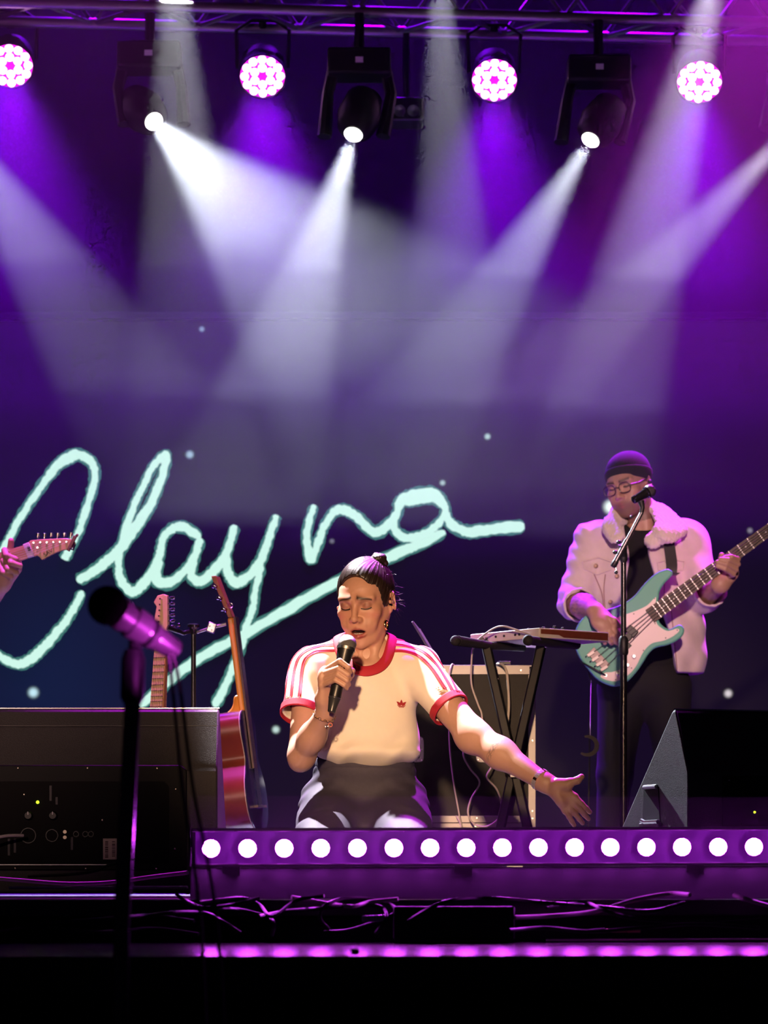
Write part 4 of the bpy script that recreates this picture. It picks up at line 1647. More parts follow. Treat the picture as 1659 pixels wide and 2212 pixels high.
for k in range(46):
    z0 = rw.uniform(-0.055, 0.075)
    sd = 1 if rw.random() < 0.72 else -1
    p0 = TH((sd * (0.070 - max(0, z0) * 0.15), 0.035 + rw.uniform(-.01, .03), z0))
    q = [Vector(p0)]
    dv = Vector((sd * rw.uniform(0.3, 1.0), rw.uniform(-.2, .4), rw.uniform(-1.1, 0.4))).normalized()
    for j in range(7):
        dv = (dv + Vector((rw.uniform(-.4, .4) + sd * 0.05, rw.uniform(-.2, .2), rw.uniform(-.45, .3)))).normalized()
        q.append(q[-1] + dv * rw.uniform(0.002, 0.0062))
    w.tube(catmull(q, 3), 0.00026, 4)
for k in range(40):                                                        # flyaways on top
    a = rw.uniform(-1.2, 1.2)
    p0 = TH((0.075 * math.sin(a), 0.02 + rw.uniform(-.03, .03), 0.034 + 0.085 * math.cos(a)))
    q = [Vector(p0)]
    dv = Vector((math.sin(a) + rw.uniform(-.6, .6), rw.uniform(-.4, .4), math.cos(a) * 0.7 + rw.uniform(-.2, .2))).normalized()
    for j in range(4):
        dv = (dv + Vector((rw.uniform(-.4, .4), rw.uniform(-.3, .3), rw.uniform(-.4, .3)))).normalized()
        q.append(q[-1] + dv * rw.uniform(0.001, 0.0028))
    w.tube(catmull(q, 3), 0.0003, 4)
w.build('loose_strands', HAIR, hm, kind='stuff')

# --- earring, bracelet, watch, ring
GOLD = mat('gold', (0.9, 0.62, 0.28), 0.2, 1.0)
c = pv(834, 1350, 8.955)
MB().torus(c, (0.9, -0.35, 0), 0.0115, 0.0036, 28, 10).build('earring', GOLD, singer)
c = A3(TH((-0.073, 0.006, -0.052)))
MB().torus(c, (0.9, -0.35, 0), 0.0115, 0.0036, 28, 10).build('earring', GOLD, singer)
MB().sphere(A3(TH((0.080, 0.004, -0.006))), 0.0062, 12, 8).build('ear_monitor', mat('clear_earpiece', (0.25, 0.12, 0.12), 0.2), singer)


def wrist_ring(c, ax, r, flat=0.8):
    ax = ax / np.linalg.norm(ax)
    n = A3((0, -1, 0)) - ax * (-ax[1])
    n /= np.linalg.norm(n)
    s = np.cross(ax, n)
    return [Vector(c + n * (math.sin(t) * r * flat) + s * (math.cos(t) * r)) for t in np.linspace(0, 2 * math.pi, 25)[:-1]], n, s


axL = WR_L - EL_L
cw = EL_L + axL * 0.945
pts, n0, s0 = wrist_ring(cw, axL, 0.0300, 1.0)
aL = Vector(axL / np.linalg.norm(axL))
wt = []
for i, q in enumerate(pts):
    rad = (q - Vector(cw)).normalized()
    tn = aL.cross(rad)
    R = Matrix((aL, tn, rad)).transposed()
    MB().box(q, (0.0062, 0.0036, 0.0012), R).build('watch_link', mat('watch_steel', (0.62, 0.58, 0.57), 0.35, 0.5) if i % 5 else GOLD, singer, bevel=0.0006)
axR = WR_R - EL_R
cb = EL_R + axR * 0.93
pts, n0, s0 = wrist_ring(cb, axR, 0.0300, 0.95)
aR = Vector(axR / np.linalg.norm(axR))
pts = [q + aR * (0.010 * math.sin(i / 24 * 2 * math.pi + 0.6)) for i, q in enumerate(pts)]
for i, q in enumerate(pts):
    nx = pts[(i + 1) % len(pts)]
    MB().torus((q + nx) / 2, Vector((nx - q)).cross(Vector((0.3, 0.6, 0.7)) if i % 2 else Vector((0.7, -0.5, 0.2))), 0.0040, 0.0010, 10, 5).build('bracelet_link', GOLD if i % 3 else CHROME, singer)
low = min(pts, key=lambda q: q.z)
MB().torus(low + Vector((0.004, -0.004, -0.010)), (0.3, -1, 0.2), 0.0052, 0.0013, 14, 6).build('bracelet_charm', mat('coral_charm', (0.8, 0.25, 0.18), 0.4), singer)
MB().torus(low + Vector((-0.006, -0.004, -0.014)), (0.8, -1, 0.2), 0.0045, 0.0010, 12, 6).build('bracelet_charm', CHROME, singer)
a, b = Vector(pv(*mcp[2], HDp + .002)), Vector(pv(*tips[2], HDp))
MB().torus(a.lerp(b, 0.16), b - a, 0.0088, 0.0013, 18, 6).build('finger_ring', GOLD, singer)

# --- ringer t-shirt
CREAM = mat('cream_jersey', (0.86, 0.78, 0.66), 0.85, noise=0.03, nscale=60, bump=0.12, bscale=900, sheen=0.1)
RED = mat('dark_red_rib', (0.42, 0.012, 0.030), 0.75, bump=0.2, bscale=700)
shirt = Field()
shirt.u(ell(pv(793, 1495, 9.050), (0.150, 0.116, 0.125)), 0.02)
shirt.u(ell(pv(795, 1590, 9.035), (0.146, 0.120, 0.095)), 0.06)
shirt.u(ell(pv(795, 1625, 9.025), (0.150, 0.128, 0.042)), 0.03)
shirt.u(cone(pv(756, 1408, 9.045), pv(672, 1440, 9.02), 0.052, 0.052), 0.04)
shirt.u(cone(pv(822, 1408, 9.045), pv(908, 1440, 9.02), 0.052, 0.054), 0.04)
SLR, SLL = pv(649, 1546, 8.929), pv(974, 1534, 8.925)
shirt.u(cone(pv(668, 1452, 9.000), SLR, 0.058, 0.0565), 0.030)
shirt.u(cone(pv(905, 1452, 9.000), SLL, 0.060, 0.0545), 0.030)
dR = SLR - pv(668, 1452, 9.000)
dL = SLL - pv(905, 1452, 9.000)
dR /= np.linalg.norm(dR)
dL /= np.linalg.norm(dL)
# cut sleeve ends, hem and neck opening
cutR, cutL = SLR - dR * 0.012, SLL - dL * 0.012
shirt.s(rbox(cutR + dR * 0.06, (0.0615, 0.0615, 0.060), np.array(Vector(dR).to_track_quat('Z', 'Y').to_matrix()), 0.004), 0.004)
shirt.s(rbox(cutL + dL * 0.06, (0.0600, 0.0600, 0.060), np.array(Vector(dL).to_track_quat('Z', 'Y').to_matrix()), 0.004), 0.004)
shirt.s(cone(cutR - dR * 0.05, cutR + dR * 0.02, 0.046, 0.0525), 0.004)
shirt.s(cone(cutL - dL * 0.05, cutL + dL * 0.02, 0.046, 0.0505), 0.004)
shirt.s(ell(pv(789, 1398, 8.985), (0.0660, 0.125, 0.0700), rotm(pitch=-22)), 0.006)


def creases(p):
    x, z = p[:, 0], p[:, 2]
    cx, cz = P(800, 1500, 9).x, P(800, 1500, 9).z
    a1 = np.sin((x - cx) * 55 + (z - cz) * 34 + 1.4 * np.sin((z - cz) * 22))
    a2 = np.sin((z - cz) * 80 - (x - cx) * 50 + 1.1 * np.sin((x - cx) * 40))
    low = np.clip((P(0, 1560, 9).z - z) / 0.09, 0, 1)
    side = np.clip((np.abs(x - cx) - 0.07) / 0.08, 0, 1)
    return -(0.0022 * a1 * (0.30 + side) + 0.0026 * a2 * low)


shirt.disp(creases)
sh = link('t_shirt', shirt.mesh(0.0032), CREAM, singer)
hemline = [(672, 1646, 8.93), (700, 1651, 8.90)]


def cuff(cut, d, r):
    f = Field()
    f.u(cone(cut - d * 0.010, cut + d * 0.012, r, r), 0.004)
    f.s(cone(cut - d * 0.10, cut + d * 0.10, r - 0.0055, r - 0.0055), 0.002)
    R = np.array(Vector(d).to_track_quat('Z', 'Y').to_matrix())
    f.i(rbox(cut + d * 0.001, (0.12, 0.12, 0.0125), R, 0.004), 0.002)
    return f


link('cuff', cuff(cutR, dR, 0.0600).mesh(0.002), RED, sh)
link('cuff', cuff(cutL, dL, 0.0582).mesh(0.002), RED, sh)
ring = [(789, 1447, 8.93), (762, 1440, 8.94), (743, 1421, 8.955), (733, 1398, 8.985), (731, 1378, 9.03), (748, 1364, 9.09), (790, 1358, 9.12), (832, 1364, 9.09), (846, 1378, 9.03),
        (843, 1400, 8.985), (834, 1423, 8.955), (816, 1441, 8.94)]
rp = np.array([list(v) for v in catmull([P(*q) for q in ring], 5, closed=True)], dtype=np.float32)
col = Field()
plain = Field()
plain.ops = [o for o in shirt.ops if o[0] == 'u']
rp = rp * 0.35 + plain.project(rp, 0.001) * 0.65
gr = plain.grad(rp)
cen = A3(P(790, 1400, 9.0))
for i in range(len(rp)):
    j = (i + 1) % len(rp)
    nrm = gr[i]
    col.u(fcone(rp[i], rp[j], 0.0125, 0.0125, nrm, 0.38), 0.003)
link('collar', col.mesh(0.0017), RED, sh)

STRIPE = mat('red_stripe', (0.46, 0.016, 0.040), 0.7)
STRIPES = [
    [(722, 1374), (698, 1375), (664, 1388), (638, 1407), (624, 1432), (618, 1470), (613, 1525)],
    [(722, 1387), (694, 1389), (664, 1400), (645, 1416), (636, 1440), (631, 1480), (627, 1526)],
    [(722, 1400), (690, 1402), (670, 1410), (657, 1424), (651, 1450), (648, 1490), (644, 1528)],
    [(846, 1374), (872, 1376), (905, 1385), (932, 1401), (955, 1430), (974, 1462), (990, 1497)],
    [(846, 1387), (872, 1389), (900, 1397), (922, 1410), (945, 1435), (966, 1470), (983, 1503)],
    [(846, 1401), (872, 1402), (896, 1409), (914, 1421), (935, 1445), (957, 1480), (975, 1508)],
]
for k, st in enumerate(STRIPES):
    pp = np.array([list(v) for v in catmull([P(x, y, 8.90) for x, y in st], 9)], dtype=np.float32)
    for it in range(50):
        d = shirt.at(pp)
        pp[:, 1] += np.clip(d, -0.01, 0.01) * 0.6
    pp = shirt.project(pp, 0.0)
    n_ = shirt.grad(pp)
    tg = np.gradient(pp, axis=0)
    tg /= np.linalg.norm(tg, axis=1, keepdims=True)
    sd = np.cross(n_, tg)
    sd /= np.linalg.norm(sd, axis=1, keepdims=True) + 1e-9
    rows = []
    prof = [(-0.0052, 0.0002), (-0.0048, 0.0016), (-0.0018, 0.0020), (-0.0010, 0.0010), (0.0010, 0.0010), (0.0018, 0.0020), (0.0048, 0.0016), (0.0052, 0.0002)]
    for o, hgt in prof:
        rows.append(shirt.project(pp + sd * o, hgt))
    nP = len(pp)
    vs = np.concatenate(rows)
    fs = [(r * nP + i, r * nP + i + 1, (r + 1) * nP + i + 1, (r + 1) * nP + i) for r in range(len(prof) - 1) for i in range(nP - 1)]
    MB().add([tuple(v) for v in vs], fs).build('stripe', STRIPE, sh, angle=60)


def printed(poly, name):
    """Flat print on the chest: outline in pixels laid onto the cloth."""
    pts = np.array([list(P(x, y, 8.75)) for x, y in poly], dtype=np.float32)
    pts = shirt.ray(pts, (0, 1, 0), off=0.0008)
    MB().add([tuple(q) for q in pts], [tuple(range(len(pts)))]).build(name, mat('print_red', (0.38, 0.02, 0.03), 0.7), sh, smooth=False)


def leaf(cx, cy, ang, ln, wd):
    out = []
    for i in range(13):
        t = i / 12
        w = wd * math.sin(math.pi * min(1, 0.25 + 0.75 * t)) * (1 if t < 1 else 0)
        out.append((t * ln, w))
    pts = out + [(x, -w) for x, w in reversed(out[:-1])]
    ca, sa = math.cos(ang), math.sin(ang)
    return [(cx + x * sa + w * ca, cy - x * ca + w * sa) for x, w in pts]


printed(leaf(868, 1514, 0.0, 13.0, 3.1), 'logo_leaf')
printed(leaf(866.5, 1514, -0.85, 12.5, 2.9), 'logo_leaf')
printed(leaf(869.5, 1514, 0.85, 12.5, 2.9), 'logo_leaf')
for yy, w in ((1513.6, 9.5), (1516.0, 8.2), (1518.2, 6.0)):
    printed([(868 - w, yy - 0.8), (868 + w, yy - 0.8), (868 + w * .92, yy + 0.8), (868 - w * .92, yy + 0.8)], 'logo_bar')

# --- dark jeans, kneeling
JEANS = mat('black_denim', (0.040, 0.034, 0.060), 0.72, noise=0.18, nscale=120, bump=0.25, bscale=600)
jn = Field()
jn.u(ell(pv(788, 1665, 9.065), (0.142, 0.112, 0.060)), 0.02)
jn.u(ell(pv(786, 1722, 9.10), (0.172, 0.140, 0.085)), 0.05)
for s, hx, kx in ((-1, 715, 688), (1, 858, 884)):
    hip, knee = pv(hx, 1752, 9.08), pv(kx, 1850, 8.66)
    jn.u(cone(hip, knee, 0.092, 0.080), 0.035)
    ank = A3((knee[0] * 0.8 + 0.0, 9.22, 0.062))
    jn.u(cone(knee - A3((0, -0.01, 0.012)), ank, 0.068, 0.050), 0.03)


def jfold(p):
    z = p[:, 2]
    x = p[:, 0] - P(787, 0, 9).x
    return -0.0022 * np.sin(z * 150 + np.abs(x) * 60 + 1.5 * np.sin(p[:, 1] * 25)) * np.clip((np.abs(x) - 0.06) / 0.06, 0, 1)


jn.u(ell(pv(786, 1790, 8.98), (0.11, 0.12, 0.06)), 0.05)
jn.disp(jfold)
jn.i(half_space((0, 0, 0.006), (0, 0, -1)), 0.004)
je = link('jeans', jn.mesh(0.005), JEANS, singer)
wb = Field()
for i in range(24):
    a, b = 2 * math.pi * i / 24, 2 * math.pi * (i + 1) / 24
    c0 = pv(788, 1652, 9.065)
    q = [c0 + A3((0.135 * math.cos(t), 0.106 * math.sin(t), 0)) for t in (a, b)]
    wb.u(fcone(q[0], q[1], 0.018, 0.018, (math.cos(a), math.sin(a), 0), 0.35), 0.004)
link('waistband', wb.mesh(0.004), JEANS, je)
for s in (-1, 1):
    q = A3((P(787 + s * 85, 0, 9).x, 9.30, 0.05))
    so = Field().u(fcone(q, q + A3((0, 0.15, -0.005)), 0.042, 0.036, (0, 0, 1), 0.95), 0.01)
    so.i(half_space((0, 0, 0.003), (0, 0, -1)), 0.003)
    link('shoe', so.mesh(0.006), RUBBER, singer)

# --- her microphone
mic = thing('handheld_microphone', 'black handheld microphone with silver mesh ball in her fist', 'microphone', pv(733, 1465, 8.645))
ball, tail = Vector(pv(750, 1391, 8.655)), Vector(pv(717, 1533, 8.630))
ax = (tail - ball).normalized()
MB().sphere(ball, 0.0255, 28, 18).build('mesh_ball', mat('mic_grille', (0.20, 0.19, 0.18), 0.5, 0.8, bump=1.0, bscale=900), mic)
MB().lathe(ball + ax * 0.010, ax, [(0, 0.0262), (0.008, 0.0262), (0.008, 0.0245)], 28).build('grille_band', mat('band_steel', (0.6, 0.57, 0.52), 0.3, 1.0), mic)
MB().lathe(ball + ax * 0.0185, ax, [(0, 0.0235), (0.006, 0.0228), (0.03, 0.0195), (0.10, 0.0175), (0.132, 0.0172), (0.134, 0.0168)], 28).build('handle', mat('mic_black', (0.010, 0.010, 0.013), 0.35), mic)
MB().lathe(ball + ax * 0.153, ax, [(0, 0.0172), (0.002, 0.0176), (0.004, 0.0165), (0.034, 0.0115), (0.040, 0.0110), (0.042, 0.009)], 24).build('antenna_cap', mat('mic_cap', (0.03, 0.03, 0.035), 0.3), mic)
MB().torus(ball + ax * 0.154, ax, 0.0174, 0.0007, 24, 5).build('ring_line', STEEL, mic)
# ------------------------------------------------------------------ the bass player
bassist = thing('person', 'bass player in a pale fleece-collared jacket, beanie and glasses, looking down', 'person', Vector((P(1390, 0, 11.95).x, 11.95, 0)))
TB = Pose((0, 0, 0), rotm(yaw=-33, pitch=13, roll=-9))
TB.o = pv(1337, 1053, 11.85) - TB.dir((0, -0.08, 0.0025)) * 1.04
bf = Field()
LIPB = head_field(bf, TB, False, 0.0)
nbB = pv(1388, 1142, 11.96)
bf.u(cone(TB((0, 0.028, -0.050)), nbB, 0.057, 0.062), 0.02)
for s in (-1, 1):
    bf.u(cone(TB((s * 0.05, 0.02, -0.05)), nbB + A3((s * 0.015, -0.05, -0.045)), 0.016, 0.014), 0.02)
SRB, ERB, WRB = pv(1278, 1168, 11.96), pv(1240, 1302, 11.90), pv(1286, 1320, 11.59)
SLB, ELB, WLB = pv(1488, 1166, 11.96), pv(1524, 1284, 11.86), pv(1556, 1262, 11.64)
aR_, aL_ = Field(), Field()
aR_.u(cone(SRB, ERB, 0.052, 0.046), 0.02)
aR_.u(cone(ERB, ERB * 0.5 + WRB * 0.5, 0.047, 0.046), 0.02)
aR_.u(cone(ERB * 0.5 + WRB * 0.5, WRB, 0.046, 0.030), 0.02)
aR_.u(fcone(WRB, pv(1302, 1342, 11.565), 0.031, 0.040, (0.3, -1, 0.4), 0.62), 0.015)
aR_.u(fcone(pv(1300, 1340, 11.565), pv(1312, 1356, 11.560), 0.040, 0.036, (0.3, -1, 0.2), 0.5), 0.012)
for i, fp in enumerate([[(1291, 1350, 11.560), (1299, 1369, 11.548), (1305, 1383, 11.560), (1307, 1389, 11.570)],
                        [(1303, 1359, 11.552), (1312, 1375, 11.540), (1319, 1386, 11.556), (1321, 1390, 11.568)],
                        [(1314, 1360, 11.552), (1324, 1373, 11.540), (1329, 1383, 11.556), (1330, 1388, 11.568)],
                        [(1323, 1355, 11.556), (1333, 1366, 11.546), (1338, 1376, 11.560), (1339, 1381, 11.570)]]):
    hand_chain(aR_, [pv(*q) for q in fp], 0.0108, 0.0085, 0.003)
hand_chain(aR_, [pv(1312, 1334, 11.56), pv(1326, 1340, 11.55), pv(1338, 1352, 11.56)], 0.0135, 0.010, 0.006)
aL_.u(cone(SLB, ELB, 0.052, 0.046), 0.02)
aL_.u(cone(ELB, WLB, 0.045, 0.031), 0.02)
aL_.u(fcone(WLB, pv(1572, 1236, 11.645), 0.033, 0.042, (0, 1, 0), 0.62), 0.015)
for i, fp in enumerate([[(1582, 1212, 11.630), (1594, 1208, 11.590), (1580, 1203, 11.562), (1566, 1204, 11.566)],
                        [(1580, 1224, 11.630), (1594, 1219, 11.585), (1574, 1210, 11.556), (1557, 1208, 11.562)],
                        [(1577, 1235, 11.630), (1590, 1231, 11.585), (1569, 1219, 11.556), (1550, 1214, 11.562)],
                        [(1572, 1244, 11.632), (1584, 1241, 11.590), (1566, 1229, 11.560), (1550, 1223, 11.564)]]):
    hand_chain(aL_, [pv(*q) for q in fp], 0.0112, 0.0088, 0.003)
hand_chain(aL_, [pv(1562, 1244, 11.65), pv(1556, 1220, 11.655), pv(1559, 1199, 11.635)], 0.0150, 0.0105, 0.006)


def skin_b(p):
    base = np.tile(A3((0.50, 0.29, 0.215)), (len(p), 1))
    q = TB.inv(p)
    face = (q[:, 1] < 0.03) & (np.abs(q[:, 0]) < 0.1) & (np.abs(q[:, 2]) < 0.14)

    def blend(w, col):
        nonlocal base
        w = np.where(face, w, 0)[:, None].clip(0, 1)
        base = base * (1 - w) + A3(col) * w
    beard = np.clip((-0.040 - q[:, 2]) / 0.02, 0, 1) * np.clip((0.02 - q[:, 1]) / 0.02, 0, 1)
    chk = smoothbump(q, (0.034, -0.06, -0.045), (0.02, 0.03, 0.02)) + smoothbump(q, (-0.034, -0.06, -0.045), (0.02, 0.03, 0.02))
    blend(beard * 0.72 * (1 - chk.clip(0, 1) * 0.8), (0.11, 0.062, 0.050))
    for s in (-1, 1):
        u = (s * q[:, 0] - 0.010) / 0.038
        w = np.exp(-((q[:, 2] - (0.0225 + 0.004 * u)) / 0.0058) ** 2) * ((u > 0) & (u < 1)) * (q[:, 1] < -0.04)
        blend(w * 0.92, (0.03, 0.018, 0.014))
        e = (((q[:, 0] - s * 0.0305) / 0.0125) ** 2 + ((q[:, 2] - 0.000) / 0.0042) ** 2) < 1
        blend(e * (q[:, 1] < -0.06) * 0.9, (0.03, 0.02, 0.02))
    ld = np.minimum.reduce([lp[0](p) for lp in LIPB])
    blend(np.exp(-(np.clip(ld, 0, 1) / 0.0022) ** 2) * 0.9, (0.42, 0.13, 0.13))
    ink = (np.sin(p[:, 0] * 310 + np.sin(p[:, 2] * 240) * 2) + np.sin(p[:, 2] * 420 + p[:, 0] * 130)) > 0.2
    d = np.linalg.norm(p - (ERB * 0.45 + WRB * 0.55), axis=1)
    w = (ink * np.exp(-(d / 0.085) ** 4) * 0.45)[:, None]
    return base * (1 - w) + A3((0.10, 0.08, 0.085)) * w


tb = Field()
tb.u(ell(pv(1386, 1235, 11.97), (0.185, 0.115, 0.19)), 0.03)
tb.u(ell(pv(1386, 1380, 11.96), (0.165, 0.115, 0.22)), 0.06)
tb.u(cone(nbB, pv(1300, 1168, 11.97), 0.062, 0.058), 0.05)
tb.u(cone(nbB, pv(1474, 1168, 11.97), 0.062, 0.058), 0.05)
me = join([bf.mesh(0.0030), aR_.mesh(0.0034), aL_.mesh(0.0034)], 'body')
paint(me, skin_b)
link('body', me, SKIN, bassist)
tb2 = Field()
tb2.ops = list(tb.ops)
tb2.s(ell(pv(1388, 1118, 11.93), (0.075, 0.09, 0.062)), 0.01)
link('black_tee', tb2.mesh(0.008), mat('black_cotton', (0.006, 0.006, 0.007), 0.9), bassist)

# beanie
BEANIE = mat('dark_knit', (0.010, 0.008, 0.012), 0.95, bump=0.5, bscale=260)
cap = Field()
cap.u(ell(TB((0, 0.022, 0.050)), (0.083, 0.098, 0.079), TB.R), 0.01)
cap.i(half_space(TB((0, -0.09, 0.050)), TB.dir((0, -0.30, -1.0))), 0.004)
cp = link('beanie', cap.mesh(0.0035), BEANIE, bassist)
brim = Field()
brim.u(ell(TB((0, 0.022, 0.046)), (0.0885, 0.1035, 0.083), TB.R), 0.01)
brim.i(half_space(TB((0, -0.09, 0.040)), TB.dir((0, -0.30, -1.0))), 0.006)
brim.i(half_space(TB((0, -0.09, 0.088)), TB.dir((0, 0.30, 1.0))), 0.006)
link('beanie_cuff', brim.mesh(0.0032), BEANIE, cp)

# glasses
GLF = mat('glasses_frame', (0.03, 0.012, 0.012), 0.3)
gl = thing('glasses', 'dark rimmed round glasses worn by the bass player', 'glasses', TB((0, -0.1, 0)))
for s in (-1, 1):
    pts = []
    for k in range(28):
        a = 2 * math.pi * k / 28
        rr = 1.0 - 0.06 * math.cos(4 * a)
        pts.append(Vector(TB((s * 0.0325 + 0.0235 * rr * math.cos(a), -0.1035 + 0.006 * abs(s * 0.5 + 0.5 * math.cos(a) * s), -0.002 + 0.0200 * rr * math.sin(a)))))
    MB().tube(pts + [pts[0]], 0.0017, 6, cap=False).build('rim', GLF, gl)
    MB().tube([Vector(TB(q)) for q in ((s * 0.056, -0.100, 0.004), (s * 0.076, -0.06, 0.004), (s * 0.083, 0.010, 0.012))], 0.0017, 6).build('temple', GLF, gl)
MB().tube([Vector(TB(q)) for q in ((-0.010, -0.1040, 0.002), (0, -0.1075, 0.005), (0.010, -0.1040, 0.002))], 0.0018, 6).build('bridge', GLF, gl)
MB().sphere(TB((0.086, 0.006, -0.006)), 0.008, 10, 8).build('ear_monitor', BLACK, bassist)

# jacket
JK = mat('pale_denim', (0.74, 0.62, 0.60), 0.85, noise=0.08, nscale=40, bump=0.35, bscale=260, sheen=0.2)
FLEECE = mat('fleece', (0.78, 0.68, 0.62), 0.95, bump=1.0, bscale=150, noise=0.1, nscale=120, sheen=0.5)
jk = Field()
jk.u(ell(pv(1388, 1240, 11.965), (0.215, 0.140, 0.20)), 0.03)
jk.u(ell(pv(1396, 1385, 11.955), (0.205, 0.140, 0.20)), 0.07)
jk.u(fcone(pv(1402, 1370, 11.955), pv(1403, 1462, 11.955), 0.205, 0.212, (0, 1, 0), 0.64), 0.05)
jk.u(cone(pv(1390, 1150, 11.97), pv(1296, 1170, 11.97), 0.070, 0.070), 0.05)
jk.u(cone(pv(1390, 1150, 11.97), pv(1482, 1168, 11.97), 0.070, 0.070), 0.05)
CRb, CLb = ERB * 0.72 + WRB * 0.28, ELB * 0.62 + WLB * 0.38
jk.u(cone(SRB, ERB, 0.072, 0.062), 0.035)
jk.u(cone(ERB, CRb, 0.062, 0.060), 0.02)
jk.u(cone(SLB, ELB, 0.072, 0.064), 0.035)
jk.u(cone(ELB, CLb, 0.064, 0.058), 0.02)
dRb, dLb = (WRB - ERB) / np.linalg.norm(WRB - ERB), (WLB - ELB) / np.linalg.norm(WLB - ELB)
for c_, d_ in ((CRb, dRb), (CLb, dLb)):
    jk.s(rbox(c_ + d_ * 0.055, (0.068, 0.068, 0.055), np.array(Vector(d_).to_track_quat('Z', 'Y').to_matrix()), 0.006), 0.006)
    jk.s(cone(c_ - d_ * 0.05, c_ + d_ * 0.02, 0.046, 0.054), 0.006)


def opening(z_pts, ymax):
    zs = np.array([P(0, y, 11.82).z for y, a, b in z_pts][::-1])
    xl = np.array([P(a, 0, 11.82).x for y, a, b in z_pts][::-1])
    xr = np.array([P(b, 0, 11.82).x for y, a, b in z_pts][::-1])

    def f(p):
        z = p[..., 2]
        l, r = np.interp(z, zs, xl), np.interp(z, zs, xr)
        return np.maximum(np.maximum(l - p[..., 0], p[..., 0] - r), p[..., 1] - ymax).astype(np.float32)
    lo = A3((xl.min(), 11.5, zs.min()))
    return f, lo, A3((xr.max(), ymax, zs.max()))


jk.s(opening([(1040, 1345, 1415), (1130, 1350, 1412), (1165, 1358, 1404), (1185, 1359, 1402), (1237, 1358, 1412), (1300, 1352, 1426), (1338, 1346, 1437), (1402, 1332, 1454), (1520, 1310, 1482)], 11.93), 0.008)
jk.s(ell(pv(1388, 1112, 11.95), (0.090, 0.11, 0.075)), 0.01)


def jfolds(p):
    x, z = p[:, 0], p[:, 2]
    return -(0.0035 * np.sin(z * 42 + x * 26 + 2.0 * np.sin(x * 17)) + 0.0028 * np.sin(x * 75 + 1.8 * np.sin(z * 18)) * np.clip((1.05 - z) / 0.2, 0, 1)
             + 0.0022 * np.sin(z * 110 + x * 40 + np.sin(x * 60)) * np.clip((P(1280, 0, 11.9).x - x) / 0.03, 0, 1))


jk.disp(jfolds)
hemz = P(0, 1472, 11.85).z
jk.i(half_space((0, 0, hemz), (0.03, 0, -1)), 0.006)
jo = link('jacket', jk.mesh(0.0055), JK, bassist)
cl = Field()
for ch in ([(1332, 1158, 11.79), (1318, 1138, 11.83), (1338, 1112, 11.92), (1372, 1098, 12.03)], [(1410, 1168, 11.80), (1440, 1150, 11.80), (1436, 1120, 11.86), (1418, 1098, 11.93), (1396, 1092, 12.03)], [(1372, 1098, 12.03), (1396, 1092, 12.03)],
           [(1440, 1150, 11.80), (1462, 1142, 11.83), (1440, 1118, 11.88)]):
    for i in range(len(ch) - 1):
        cl.u(fcone(pv(*ch[i]), pv(*ch[i + 1]), 0.033, 0.033, (0.3 if i else -0.3, -1, 0.2), 0.45), 0.02)
cl.disp(lambda p: 0.0016 * np.sin(p[:, 0] * 420 + 2 * np.sin(p[:, 2] * 300)) * np.sin(p[:, 2] * 390 + p[:, 1] * 200))
link('fleece_collar', cl.mesh(0.0042), FLEECE, jo)
SEAM = mat('jacket_seam', (0.36, 0.22, 0.22), 0.9)


def on_jacket(pts, off=0.001):
    q = np.array([list(P(x, y, 11.45)) for x, y in pts], dtype=np.float32)
    return [Vector(v) for v in jk.ray(q, (0, 1, 0), 200, off=off)]


for nm, pts in (('pocket_flap', [(1274, 1188), (1310, 1178), (1340, 1190), (1338, 1206), (1306, 1216), (1276, 1204)]), ('pocket_flap', [(1440, 1192), (1470, 1184), (1502, 1188), (1500, 1206), (1470, 1216), (1442, 1208)])):
    q = on_jacket([tuple(Vector(pts[k]).lerp(Vector(pts[(k + 1) % len(pts)]), u / 5)) for k in range(len(pts)) for u in range(5)], 0.002)
    MB().tube(q + [q[0]], 0.0028, 6, cap=False).build(nm, JK, jo)
for (x, y) in ((1304, 1197), (1336, 1279), (1463, 1191), (1350, 1222), (1338, 1340)):
    q = on_jacket([(x, y)], 0.003)[0]
    MB().lathe(q, (0, -1, 0), [(0, 0.0085), (0.004, 0.0085), (0.005, 0.004)], 14).build('button', mat('bronze_button', (0.20, 0.13, 0.10), 0.45, 0.6), jo)
for pts in ([(1300, 1216), (1318, 1260), (1322, 1310)], [(1325, 1216), (1322, 1250), (1325, 1300)], [(1470, 1300), (1476, 1360), (1484, 1440)], [(1452, 1215), (1456, 1250), (1450, 1300)]):
    MB().tube(on_jacket(pts_ := [tuple(v[:2]) for v in catmull([Vector((x, y, 0)) for x, y in pts], 6)]), 0.0020, 5).build('seam', SEAM, jo)
for c_, d_, r_ in ((CRb, dRb, 0.064), (CLb, dLb, 0.062)):
    f = Field()
    f.u(cone(c_ - d_ * 0.028, c_ + d_ * 0.006, r_, r_), 0.006)
    f.s(cone(c_ - d_ * 0.10, c_ + d_ * 0.10, r_ - 0.009, r_ - 0.009), 0.003)
    f.i(rbox(c_ - d_ * 0.012, (0.13, 0.13, 0.018), np.array(Vector(d_).to_track_quat('Z', 'Y').to_matrix()), 0.005), 0.003)
    f.disp(lambda p: 0.0015 * np.sin(p[:, 0] * 160 + p[:, 2] * 120))
    link('rolled_cuff', f.mesh(0.004), JK, jo)

